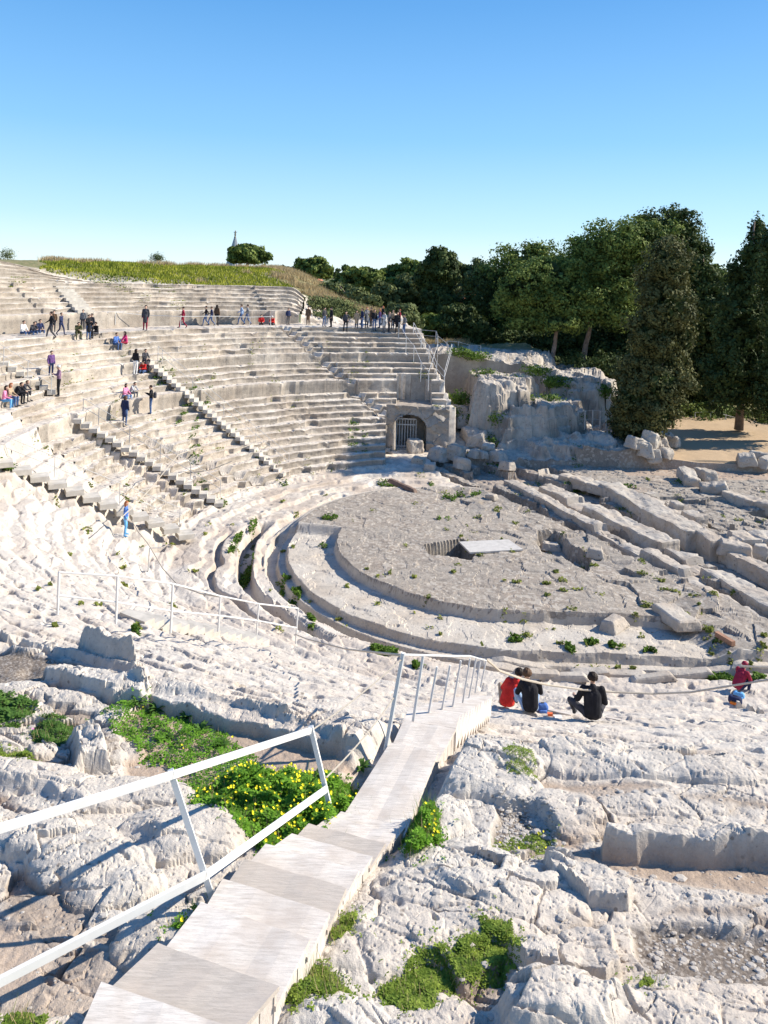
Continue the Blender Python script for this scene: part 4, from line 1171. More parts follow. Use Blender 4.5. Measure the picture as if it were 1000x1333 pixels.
# the big cypress beside the rocks
cy = [(838,578,26,14),(832,556,38,22),(846,530,40,26),(822,520,26,24),(860,500,34,26),(838,480,34,26),(862,460,32,28),(850,430,32,28),(868,400,32,32),(860,370,30,28),(872,345,30,28),(880,326,22,16),(812,548,14,18),(890,440,12,22),(880,478,16,20)]
tree(gpt(838,602,60), px_lobes(cy, 60), 42000, .17, 'cypress', 'big ragged brown-green cypress standing beside the boulders and the sandy path', 'cypress_tree', trunk=[gpt(838,604,60), gpt(852,520,60), gpt(868,420,60), gpt(880,330,60)], tr=.38, clump=.55)
# tall pines behind it
tree(gpt(752,498,78), px_lobes([(760,350,34,34),(790,330,44,34),(815,320,40,32),(775,385,36,26),(805,370,44,36),(745,375,22,20),(835,310,36,26),(800,405,34,20),(770,330,26,20),(755,400,24,14)], 78), 30000, .20, 'pine', 'tall leaning pine with a bare reddish trunk behind the rocks', 'pine_tree', trunk=[gpt(754,502,78), gpt(763,450,78), gpt(773,400,78), gpt(790,350,78)], tr=.34, bark=M_BARK2, clump=.8)
tree(gpt(870,540,86), px_lobes([(850,300,34,22),(880,296,34,20),(868,318,44,26),(905,328,20,24),(835,330,30,26),(818,380,26,36),(812,430,26,46),(790,470,30,36),(905,365,20,28)], 86), 26000, .22, 'dark', 'tallest dark tree behind the big cypress', 'tree', tr=.4, clump=.8)
tree(gpt(718,478,76), px_lobes([(700,395,36,26),(735,385,36,28),(680,372,30,24),(712,360,40,26),(748,412,24,18),(668,400,24,18),(725,420,26,14),(690,420,24,12)], 76), 24000, .19, 'pine', 'lower spreading pine with a bare trunk above the shaded rocks', 'pine_tree', trunk=[gpt(716,480,76), gpt(722,450,76), gpt(728,415,76), gpt(722,380,76)], tr=.28, bark=M_BARK2, clump=.7)
tree(gpt(690,470,92), px_lobes([(690,345,44,26),(660,365,36,30),(720,350,36,24),(650,400,34,34),(640,430,30,30),(680,420,44,40),(710,440,40,34),(698,326,14,10)], 92), 24000, .22, 'pine', 'broad rounded pine rising behind the lower spreading pine', 'tree', tr=.3, clump=.9)
tree(gpt(625,470,92), px_lobes([(625,395,28,34),(612,430,26,34),(640,450,30,24),(600,410,20,24)], 92), 12000, .22, 'dark', 'dark tree crowding the fence above the retaining wall', 'tree', tr=.2)
# right edge
tree(gpt(962,560,70), px_lobes([(988,305,10,20),(985,335,24,30),(972,370,30,34),(962,410,34,36),(960,450,36,36),(955,495,38,40),(990,420,30,50),(990,500,34,40)], 70), 26000, .2, 'dark', 'dark cypress with a broken tip at the right edge', 'cypress_tree', tr=.3, clump=.6)
tree(gpt(1015,560,66), px_lobes([(1008,320,16,34),(1015,370,26,40),(1020,440,30,50),(1020,510,34,44)], 66), 14000, .2, 'dark', 'dark cypress cut by the right edge of the view', 'cypress_tree', tr=.3, clump=.6)
tree(gpt(915,560,80), px_lobes([(925,375,28,30),(905,410,30,36),(935,430,34,40),(900,460,34,40),(930,490,40,40),(885,500,30,40),(910,352,20,16)], 80), 20000, .24, 'dark', 'dark dense tree between the big cypress and the right-hand cypresses', 'tree', tr=.3)
for i, (px, py, Y, r, lb) in enumerate([(800,500,84,44,'dark undergrowth tree low between the pine trunks'),(740,470,86,46,'dark undergrowth tree left of the tall pine trunk'),(770,440,92,50,'shaded tree filling the gap between the two pine trunks'),(680,470,88,44,'shaded tree low behind the spreading pine'),(985,470,90,56,'shaded tree behind the right-hand cypresses'),(640,470,92,36,'shaded low tree behind the fence'),(850,500,88,50,'shaded tree low behind the big cypress')]):
    tree(gpt(px, py+r*1.2, Y), px_lobes([(px-r*.4, py, r*.7, r*.8),(px+r*.4, py-5, r*.7, r*.8),(px, py-r*.4, r*.7, r*.6)], Y), 9000, .26, 'dark', lb, 'tree', tr=.25)
# skyline trees, left to right
sky_t = [
 ((322,350),112,[(320,332,18,11),(337,333,11,9),(308,334,9,7),(324,325,13,6)],'pine','round-topped umbrella pine beside the church spire','umbrella_pine',9000),
 ((371,364),118,[(371,354,12,6),(364,356,7,4)],'dark','small low tree left of the red roofs','tree',2500),
 ((404,368),116,[(402,350,14,10),(418,352,14,9),(392,344,7,6),(410,342,12,6)],'pine','dark irregular pine above the red roofs','pine_tree',7000),
 ((462,392),104,[(458,366,24,15),(480,360,18,12),(446,374,16,12),(470,380,26,16)],'pine','mid-green rounded tree on the skyline above the walkway group','tree',12000),
 ((525,400),108,[(515,358,22,13),(538,352,24,12),(505,374,20,14),(545,370,22,18)],'pine','dark ragged tree on the skyline left of the squarish cypress','tree',12000),
 ((572,412),92,[(571,345,20,18),(570,372,23,24),(572,398,21,18),(580,338,12,10)],'dark','dense squarish dark cypress on the skyline','cypress_tree',15000),
 ((530,410),96,[(520,392,28,20),(548,388,24,20),(500,385,16,14),(530,376,22,14),(560,405,18,14)],'olive','grey-green olive tree above the standing crowd','olive_tree',14000),
 ((522,432),76,[(520,412,22,14),(510,418,14,12),(532,420,14,10)],'olive','lighter bush right behind the standing crowd','bush',8000),
 ((462,402),84,[(455,388,24,12),(430,378,14,10),(480,398,18,12),(412,388,14,10)],'olive','scrubby olive bush beyond the dry grass slope','bush',9000),
 ((612,390),104,[(605,360,18,16),(625,356,18,14),(596,378,14,18),(636,372,16,20),(612,392,24,20)],'olive','pale green tree between the squarish cypress and the pines','tree',11000),
 ((600,430),84,[(598,420,20,18),(580,425,14,14),(618,428,18,16)],'dark','dark low tree right of the standing crowd','tree',7000),
 ((565,430),84,[(562,424,20,12),(548,432,12,8)],'pine','low green bush right of the crowd at the walkway end','bush',5000),
 ((645,400),112,[(645,368,20,18),(660,385,22,26),(640,395,20,20)],'pine','green tree showing between the pale tree and the broad pine','tree',8000),
 ((928,400),100,[(928,362,16,12),(935,380,16,18)],'pine','lighter crown seen between the big cypress and the right-hand cypresses','tree',5000),
]
for b_, Y, lob, kd, lb, nm, n_ in sky_t:
    tree(gpt(*b_, Y), px_lobes(lob, Y), int(n_*1.1), .0031*Y, kd, lb, nm, group='trees along the skyline', tr=.25, clump=.5)
def mass(name, lobes, n, size, kind, label, cat='undergrowth'):
    P, N = crown_points(lobes, n, .7)
    V, Q = leaf_quads(P, N, size)
    return tag(mesh_np(name, V, Q, LM[kind]), label, cat, kind='stuff')
mass('treeline', px_lobes([(x, 372+rng.uniform(-4, 8), 34, 22, rng.uniform(-8, 20)) for x in range(430, 1080, 26)]+[(x, 410+rng.uniform(-4, 8), 34, 30, rng.uniform(-8, 10)) for x in range(600, 1080, 26)], 135), 42000, .42, 'dark', 'distant dark woodland behind the separate trees', 'woodland')
mass('hedge', px_lobes([(x, 541+(x-880)*.11+rng.uniform(-4, 4), 24, 17+rng.uniform(0, 8), rng.uniform(-5, 2)) for x in range(872, 1060, 12)], 79), 22000, .18, 'pine', 'dark hedge and undergrowth along the far side of the sandy path')
mass('undergrowth', px_lobes([(x, 478+rng.uniform(-6, 6), 20, 16, rng.uniform(-2, 6)) for x in range(590, 880, 16)], 76), 16000, .2, 'dark', 'dark undergrowth beneath the pines')
mass('rock_shrubs', px_lobes([(725,497,16,7,0),(740,510,10,6,0),(700,482,12,5,0),(716,518,10,4,-3),(690,520,10,4,-3),(745,545,8,4,-4),(632,486,10,4,0),(665,497,12,5,-1),(780,508,14,7,1),(620,462,14,5,3),(600,458,12,4,3),(650,545,8,5,-6),(672,560,8,4,-6),(640,575,6,4,-7),(600,520,14,8,-2),(615,545,8,5,-5),(585,535,8,5,-4)], 67), 9000, .13, 'green', 'low green shrubs sprouting on the shaded rocks', 'shrubs')

mass('slope_scrub', [(p_.x, p_.y, p_.z+.1, rng.uniform(.5, 1.3), rng.uniform(.5, 1.2), rng.uniform(.25, .6)) for p_ in [hit(rng.uniform(400, 462), rng.uniform(396, 412)) for _ in range(14)]], 9000, .14, 'olive', 'olive-brown scrub growing over the broken rows right of the hill', 'scrub')
# ------------------------------------------------------------------ grasses
def blades(P, h, w_, lean=.35):
    n = len(P); a = rng.uniform(0, 2*math.pi, n)
    d = np.stack([np.cos(a), np.sin(a), np.zeros(n)], 1); hh = h*rng.uniform(.5, 1.3, n)
    l = rand_unit(n)*lean*hh[:, None]; l[:, 2] = 0
    V = np.stack([P-d*w_/2, P+d*w_/2, P+l+np.stack([0*hh, 0*hh, hh], 1)], 1).reshape(-1, 3)
    return V, np.arange(3*n).reshape(n, 3)
M_DRY = leaf_mat('dry_grass', (.30,.22,.11), (.58,.46,.26), 1.5, .2)
M_GRASS = leaf_mat('hill_grass', (.12,.17,.018), (.40,.40,.05), .35, .3, 3)
x = rng.uniform(-45, 9, 150000); y = rng.uniform(42, 112, 150000)
R_ = np.hypot(np.minimum(x-CX, 0), y-CY); th_ = np.degrees(np.arctan2(y-CY, np.minimum(x-CX, -.01))) % 360
k = (R_-6.5*ss(128, 160, th_) > 37.4) & (R_ < np.where(x > -24, 76, 62)) & (x/y > -.445+.02*fbm(x*.3, y*.3, 2, 401)) & (th_ < 176) & (th_ > 84)
x, y = x[k], y[k]; z = H(x, y)[0]
dryness = fbm(x*.3, y*.3, 3, 301)*2.0 + np.interp(x, [-30, -16, -9, 0], [-1.1, -.75, .6, 1.2]) + np.interp(np.hypot(np.minimum(x-CX,0), y-CY), [37, 39, 46, 51], [-.1, -.25, -.1, .75])
g_ = dryness < 0
V, T_ = blades(np.stack([x[g_], y[g_], z[g_]-.03], 1), .28, .16)
tag(mesh_np('hill_grass', V, T_, M_GRASS), 'bright green grass covering the hill above the seats', 'grass', kind='stuff')
P = np.stack([x[~g_], y[~g_], z[~g_]-.05], 1)
P = P[vn(P[:, 0]*.8, P[:, 1]*.8, 307) > .38]; P = np.repeat(P, 3, 0); P = P + rng.normal(size=(len(P), 3))*[.22, .22, 0]
V, T_ = blades(P, .55, .07, .4)
tag(mesh_np('dry_grass', V, T_, M_DRY), 'tall straw-coloured dry grass along the hill crest and its right-hand slope', 'dry grass', kind='stuff')
# small bushes on the crest
for px, py, r, lb, kd in ((8,328,9,'thin bush at the upper left corner of the hill','olive'),(205,333,3,'tiny dark bush on the crest of the hill','dark')):
    p = hit(px, py+6); l = [(p.x, p.y, p.z+.3, r*.055, r*.05, r*.04)]
    tree(p, l, 900, .1, kd, lb, 'bush', group='bushes on the hill crest', tr=.04, core=False)

# weeds in the channels and joints of the ruin
def tufts(name, spec, label, mt, size=.10, hgt=.16, dens=60, cat='weeds'):
    Ps = []
    for px, py, rx, ry, n_ in spec:
        c = hit(px, py); 
        wx_ = rx*c.y/F; dist = c.y; wy_ = ry*dist/F/max(.12, abs(c.z/dist))
        n_ = int(n_); a = rng.uniform(0, 2*math.pi, n_); r = np.sqrt(rng.uniform(0, 1, n_))
        X_ = c.x+np.cos(a)*r*wx_; Y_ = c.y+np.sin(a)*r*wy_
        n_c = fbm(X_*2.1, Y_*2.1, 2, 55) > -.25
        X_, Y_ = X_[n_c], Y_[n_c]; Z_ = H(X_, Y_)[0]
        Ps.append(np.stack([X_, Y_, Z_+rng.uniform(0, hgt, len(X_))], 1))
    P = np.concatenate(Ps)
    V, Q = leaf_quads(P, np.array([0, 0, 1.])+0*P, size, 1.5, .8)
    return tag(mesh_np(name, V, Q, mt), label, cat, kind='stuff')
M_WEED = leaf_mat('weed_leaf', (.045,.10,.012), (.15,.25,.03), 2, .3)
M_WEEDY = leaf_mat('yellowish_weed', (.12,.16,.03), (.30,.32,.07), 2, .3)
tufts('channel_weeds', [(400,815,10,14,700),(372,755,6,12,300),(384,780,8,10,400),(307,710,4,16,400),(320,755,7,16,500),(430,675,12,3,200),(505,632,14,3,350),(610,644,16,4,450),(585,649,10,3,200),(578,676,10,3,120),(245,528,4,10,300),(262,545,4,12,250),(275,480,3,6,0),(212,490,10,4,300),(256,590,8,5,150),(262,640,9,5,220),(370,629,5,2,80),(290,655,7,3,120),(340,590,10,3,60),(460,568,8,6,260),(475,572,5,4,120),(330,683,4,8,200),(420,712,6,3,80),(16,610,14,4,250),(545,868,9,4,260),(612,872,8,4,150),(560,632,5,3,80),(770,836,10,3,150),(800,842,8,4,150),(848,852,10,6,400),(742,846,6,5,160),(670,832,12,4,180),(935,884,18,8,1500),(985,884,14,7,900),(178,820,8,4,260),(500,848,18,6,600),(690,770,10,4,0),(905,560,4,3,0),(880,690,8,3,120),(820,634,8,3,120),(745,640,12,3,120),(890,628,9,3,150),(750,606,8,4,80),(640,602,8,5,120)],
      'green weeds growing in the channels and joints of the ruin', M_WEED)
tufts('scattered_weeds', [(rng.uniform(40,640), rng.uniform(450,830), rng.uniform(2,7), rng.uniform(1,3), rng.uniform(8,45)) for _ in range(150)]+[(rng.uniform(600,1000), rng.uniform(620,880), rng.uniform(2,9), rng.uniform(1,3), rng.uniform(10,60)) for _ in range(110)]+[(150,374,30,1.5,300),(210,375,20,1.5,200),(25,363,8,3,150),(232,394,10,2,120),(190,388,8,2,80)],
      'scattered yellowish weeds in the cracks of the seats', M_WEEDY, size=.09, hgt=.10)

# ------------------------------------------------------------------ near ground cover: leafy patches with yellow flowers
M_OX = leaf_mat('wood_sorrel_leaf', (.07,.18,.014), (.22,.42,.04), 5, .35, 30)
M_OX2 = leaf_mat('creeping_leaf', (.09,.16,.018), (.30,.38,.06), 6, .3, 30)
M_STRAP = leaf_mat('rosette_leaf', (.05,.12,.02), (.14,.25,.05), 4, .3, 20)
M_FLOWER = flat_mat('yellow_petal', (.85,.72,.02), .6, .08, 20)
M_PINK = flat_mat('pink_petal', (.70,.16,.42), .6, .1, 20)
M_WPETAL = flat_mat('white_petal', (.8,.8,.72), .6, .05, 20)
def in_poly(pts, n):
    xs = [p[0] for p in pts]; ys = [p[1] for p in pts]; out = np.zeros((0, 2))
    while len(out) < n:
        q = np.stack([rng.uniform(min(xs), max(xs), n), rng.uniform(min(ys), max(ys), n)], 1)
        sd = poly_sd(q[:, 0], q[:, 1], pts) + .17*fbm(q[:, 0]*4.5, q[:, 1]*4.5, 4, 66)
        out = np.concatenate([out, q[(sd < 0)]])
    return out[:n]
def patch(label, px, z, n, leaf, hgt, mt, flowers=0, fl_mat=None, cat='ground cover', name='ground_cover', asp=1.1, stems=True):
    pts = gpoly(z, *px); q = in_poly(pts, n)
    st_ = rng.random(n) < .10; q[st_] += rng.normal(size=(int(st_.sum()), 2))*.08          # stragglers
    zg = H(q[:, 0], q[:, 1])[0]
    dome = np.clip((-poly_sd(q[:, 0], q[:, 1], pts)+.08)/.3, .12, 1)
    lump = .25+1.2*vn(q[:, 0]*8.5, q[:, 1]*8.5, 77)*(.4+.9*vn(q[:, 0]*2.2, q[:, 1]*2.2, 79))
    top = hgt*dome*lump
    P = np.stack([q[:, 0], q[:, 1], zg+top*rng.uniform(.25, 1, n)**.6], 1)
    # trefoils: three small leaflets round each point
    a0 = rng.uniform(0, 2.1, n); Vs = []; up = np.array([0, 0, 1.])
    tl = rand_unit(n)*.45+up; tl /= np.linalg.norm(tl, axis=1, keepdims=True)
    e1 = np.cross(tl, [1., .2, 0]); e1 /= np.linalg.norm(e1, axis=1, keepdims=True); e2 = np.cross(tl, e1)
    sz = leaf*rng.uniform(.6, 1.3, n)[:, None]
    for k in range(3):
        a = a0+k*2.094; d = e1*np.cos(a)[:, None]+e2*np.sin(a)[:, None]; s_ = np.cross(tl, d)
        Vs.append(np.stack([P, P+d*sz*.7*asp-s_*sz*.42-tl*sz*.06, P+d*sz*asp*1.05, P+d*sz*.7*asp+s_*sz*.42-tl*sz*.06], 1))
    V = np.concatenate(Vs).reshape(-1, 3); Q = np.arange(len(V)).reshape(-1, 4)
    fs = [Q]; mi = [np.zeros(len(Q), int)]; mats = [mt]
    if stems:
        k = rng.integers(0, n, n//3); B = P[k].copy(); B[:, 2] = zg[k]-.01; B[:, :2] += rng.normal(size=(len(k), 2))*.015
        sv = np.stack([B-[.0015, 0, 0], B+[.0015, 0, 0], P[k]], 1).reshape(-1, 3)
        fs.append(np.arange(len(sv)).reshape(-1, 3)+len(V)); mi.append(np.zeros(len(k), int)); V = np.concatenate([V, sv])
    nb = n//9; k = rng.integers(0, n, nb); B = np.stack([q[k, 0], q[k, 1], zg[k]-.01], 1)+rng.normal(size=(nb, 3))*[.02, .02, 0]
    bv, bt = blades(B, hgt*.8+.03, .006, .5); fs.append(bt+len(V)); V = np.concatenate([V, bv])
    nt0 = sum(len(f) for f in fs[:-1]); mid = np.zeros(nt0+len(bt), int); mid[nt0:] = (rng.random(len(bt)) < .5)
    o = mesh_np(name, V, fs, [mt, M_DRY], midx=mid); tag(o, label, cat, kind='stuff')
    if flowers:
        k = rng.integers(0, n, flowers); cl = fbm(P[k, 0]*1.6, P[k, 1]*1.6, 2, 88) > -.2
        k = k[cl]; c = P[k].copy(); c[:, 2] = zg[k]+top[k]+rng.uniform(.01, .06, len(k))
        flower_heads(c, zg[k], .0125, fl_mat or M_FLOWER, 'yellow_flowers' if fl_mat is None else 'small_flowers', label.replace('patch', 'patch')+', its flowers')
    return o
def flower_heads(c, zg, r, mt, name, label):
    n = len(c); Vs = []
    if n == 0: return
    ax = rand_unit(n)*.5+[.25, -.25, .8]; ax /= np.linalg.norm(ax, axis=1, keepdims=True)
    e1 = np.cross(ax, [1., .3, 0]); e1 /= np.linalg.norm(e1, axis=1, keepdims=True); e2 = np.cross(ax, e1)
    rr_ = r*rng.uniform(.7, 1.25, n)[:, None]
    for k in range(5):
        a = k*2*math.pi/5; d = e1*math.cos(a)+e2*math.sin(a); s_ = np.cross(ax, d)
        Vs.append(np.stack([c, c+d*rr_*.8-s_*rr_*.5+ax*rr_*.35, c+d*rr_*1.1+ax*rr_*.45, c+d*rr_*.8+s_*rr_*.5+ax*rr_*.35], 1))
    V = np.concatenate(Vs).reshape(-1, 3); Q = np.arange(len(V)).reshape(-1, 4)
    b = c.copy(); b[:, 2] = zg-.01
    sv = np.stack([b-[.0015, 0, 0], b+[.0015, 0, 0], c], 1).reshape(-1, 3)
    mi = np.concatenate([np.zeros(len(Q), int), np.ones(n, int)])
    o = mesh_np(name, np.concatenate([V, sv]), [Q, np.arange(len(sv)).reshape(-1, 3)+len(V)], [mt, M_OX], midx=mi)
    tag(o, label[:100], 'flowers', kind='stuff')
patch('large lush green patch with yellow flowers between the rocks and the wooden steps', [(250,1012),(300,985),(350,975),(400,970),(440,975),(485,990),(487,1015),(460,1052),(430,1075),(390,1085),(350,1088),(318,1070),(300,1045),(262,1030)], -5.2, 13000, .033, .19, M_OX, 330)
patch('looser spread of green weeds climbing the sandy strip above the lush patch', [(135,905),(165,893),(215,905),(290,925),(330,950),(350,985),(300,1000),(250,1010),(235,985),(200,975),(165,950),(140,930)], -5.3, 1500, .030, .10, M_OX, 16)
patch('fringe of green weeds beside the post at the left of the wooden steps', [(225,1195),(250,1160),(285,1130),(345,1092),(350,1103),(318,1120),(290,1142),(262,1172),(235,1200)], -5.0, 2400, .022, .12, M_OX, 12)
patch('upright green tuft with yellow flowers right of the wooden steps', [(522,1118),(532,1065),(548,1040),(566,1050),(572,1085),(560,1110),(540,1120)], -5.3, 2200, .028, .26, M_OX, 45)
patch('green tuft at the lower right of the wooden steps', [(365,1322),(385,1270),(405,1243),(430,1255),(452,1285),(420,1300),(390,1320)], -5.0, 2600, .020, .16, M_OX2, 0)
patch('small green tuft halfway down the right side of the steps', [(432,1215),(440,1190),(458,1180),(466,1190),(450,1205)], -5.05, 700, .016, .10, M_OX2, 0)
patch('creeping green mat winding between the rocks at the lower middle', [(490,1275),(520,1262),(548,1225),(590,1222),(600,1190),(630,1180),(668,1192),(672,1222),(640,1245),(610,1252),(580,1262),(560,1282),(540,1300),(500,1295)], -5.05, 5000, .019, .045, M_OX2, 0)
patch('green patch with tiny flowers at the left edge above the rocks', [(-20,900),(20,890),(42,905),(28,930),(-20,940)], -5.3, 1100, .035, .12, M_STRAP, 0)
patch('low green strip in front of the ledge at the left edge', [(-20,965),(20,960),(62,968),(55,977),(-20,976)], -5.2, 1400, .02, .08, M_OX2, 0)
patch('reddish-green weeds beside the square rock at the left', [(48,920),(70,905),(98,915),(90,935),(60,948),(45,940)], -5.2, 1500, .02, .13, M_STRAP, 20, M_PINK)
patch('thin green tufts above the dark cobbles', [(655,985),(670,975),(695,982),(698,1005),(680,1012),(662,1005)], -5.35, 350, .016, .10, M_OX2, 0)
patch('sparse weeds in the dark cobble pocket', [(642,1075),(700,1060),(725,1078),(715,1092),(690,1098),(645,1090)], -5.3, 700, .016, .07, M_OX2, 6)
patch('green tuft in the lower left corner', [(5,1325),(20,1305),(45,1310),(60,1333),(10,1345)], -4.9, 900, .016, .08, M_OX2, 0)
patch('weeds at the foot of the front boulders by the gravel', [(795,1275),(815,1262),(850,1270),(840,1285),(805,1290)], -5.1, 260, .014, .07, M_OX2, 0)
for i, (a, b, s_) in enumerate([(180,915,.17),(243,936,.15),(215,962,.13),(262,952,.14),(286,972,.14),(205,925,.16),(470,1000,.15)]):
    p = hit(a, b); t = empty('rosette_plant', p, rng.uniform(0, 6), label='leafy green rosette plant growing on the sandy strip by the white handrail', cat='plant', group='rosette plants on the sandy strip')
    V = []; Q = []
    for k in range(34):
        an = k*2.4; L_ = s_*rng.uniform(.6, 1.15); el = rng.uniform(.15, 1.0); w_ = .022
        d = np.array([math.cos(an), math.sin(an), 0]); sd = np.array([-d[1], d[0], 0])
        pr = [np.zeros(3), d*L_*.5*math.cos(el)+[0, 0, L_*.5*math.sin(el)], d*L_*(.95*math.cos(el)+.05)+[0, 0, L_*.62*math.sin(el)]]
        ws = [.2, 1., .15]; n0 = len(V)
        for c_, q_ in zip(pr, ws): V += [c_-sd*w_*q_, c_+sd*w_*q_]
        Q += [(n0, n0+1, n0+3, n0+2), (n0+2, n0+3, n0+5, n0+4)]
    mesh_np('leaves', np.array(V), np.array(Q), M_STRAP, t)
# stones bedded in the gravel
def pebbles(px, z, n, s0, s1, label, mt, name='pebbles'):
    q = in_poly(gpoly(z, *px), n); zg = H(q[:, 0], q[:, 1])[0]; V = []; Q = []
    for (x_, y_), z_ in zip(q, zg):
        s_ = rng.uniform(s0, s1)*(.5+rng.random()**3); n0 = len(V); m_ = 6; a0 = rng.uniform(0, 3)
        for zz_, rr_ in ((-.3, .8), (.15, 1.), (.42, .62)):
            for k in range(m_):
                a = a0+k*2*math.pi/m_; r = s_*rr_*rng.uniform(.8, 1.15); V.append((x_+math.cos(a)*r, y_+math.sin(a)*r*.8, z_+zz_*s_*.8))
        for lv in range(2):
            for k in range(m_): Q.append((n0+lv*m_+k, n0+lv*m_+(k+1) % m_, n0+lv*m_+m_+(k+1) % m_, n0+lv*m_+m_+k))
        Q.append((n0+2*m_, n0+2*m_+1, n0+2*m_+2, n0+2*m_+3)); Q.append((n0+2*m_+3, n0+2*m_+4, n0+2*m_+5, n0+2*m_))
    return tag(mesh_np(name, np.array(V), np.array(Q), mt, smooth=False), label, 'pebbles', kind='stuff')
M_PEB = rock_mat('pebble', light=(.47,.43,.38), tan=(.36,.29,.23), fine=6, bumpd=.004)
pebbles([(830,1190),(858,1176),(905,1175),(1040,1192),(1040,1258),(905,1262),(845,1254),(830,1222)], -5.2, 230, .012, .036, 'pale stones bedded in the dark gravel at the lower right', M_PEB)
pebbles([(650,1033),(700,1032),(724,1058),(724,1085),(690,1092),(646,1084)], -5.35, 520, .016, .03, 'small close-set cobbles in the pocket right of the steps', M_PEB, 'cobbles')
pebbles([(-30,1000),(300,900),(420,950),(250,1010),(200,1333),(-30,1333)], -5.1, 500, .004, .014, 'fine gravel scattered over the sandy ground at the left', M_PEB)
pebbles([(560,980),(1030,990),(1030,1333),(480,1333)], -5.1, 700, .004, .016, 'small chips scattered over the near rocks', M_PEB)
pebbles([(560,980),(1030,990),(1030,1333),(480,1333)], -5.1, 260, .015, .045, 'fist-sized loose stones scattered over the near rocks', M_PEB, 'loose_stones')
pebbles([(-30,890),(190,900),(240,1030),(200,1333),(-30,1333)], -5.1, 160, .015, .04, 'fist-sized loose stones lying left of the handrail', M_PEB, 'loose_stones')
print('plants', round(time.time()-T_START, 1))
# ------------------------------------------------------------------ people
def capsule(mb, p0, p1, r0, r1, n=10):
    p0, p1 = np.array(p0, float), np.array(p1, float)
    d = p1-p0; L_ = np.linalg.norm(d)
    d = d/L_ if L_ > 1e-6 else np.array([0, 0, 1.])
    up = np.array([0, 0, 1.]) if abs(d[2]) < .9 else np.array([1., 0, 0])
    a = np.cross(d, up); a /= np.linalg.norm(a); b = np.cross(d, a)
    V = []; K = 4
    for i in range(K+1):
        t = math.pi/2*(1-i/K); V.append((p0-d*r0*math.sin(t), r0*math.cos(t)))
    for i in range(K+1):
        t = math.pi/2*i/K; V.append((p1+d*r1*math.sin(t), r1*math.cos(t)))
    P = []
    for c, r in V:
        for k in range(n):
            an = 2*math.pi*k/n; P.append(c+(a*math.cos(an)+b*math.sin(an))*max(r, 1e-4))
    Q = [(i*n+k, i*n+(k+1) % n, (i+1)*n+(k+1) % n, (i+1)*n+k) for i in range(len(V)-1) for k in range(n)]
    mb.add(P, Q)
def mirror(p): return (-p[0], p[1], p[2])
def limb2(a, b, c, r, m): return [(a, b, r[0], r[1], m), (b, c, r[1], r[2], m)]
SKIN, TOP, LEG, SHOE = 0, 1, 2, 3
def hand(w, d, s, m=SKIN):
    """palm with five separate, bent fingers; w wrist, d direction of the hand, s side the thumb leaves from"""
    w, d, s = np.array(w), np.array(d, float), np.array(s, float); d /= np.linalg.norm(d); s /= np.linalg.norm(s)
    nrm = np.cross(d, s); out = [(w, w+d*.075, .024, .030, m), (w+d*.05+s*.02, w+d*.085-s*.02, .018, .018, m)]
    for i, l in enumerate((.066, .075, .070, .055)):
        r0_ = w+d*.085+s*(.030-i*.020); k = r0_+d*l*.55-nrm*.006; e = k+d*l*.40-nrm*l*.32
        out += [(r0_, k, .0095, .0085, m), (k, e, .0085, .0075, m)]
    t0 = w+d*.03+s*.028; t1 = t0+s*.03+d*.03
    out += [(t0, t1, .012, .010, m), (t1, t1+d*.028+s*.006, .010, .008, m)]
    return out
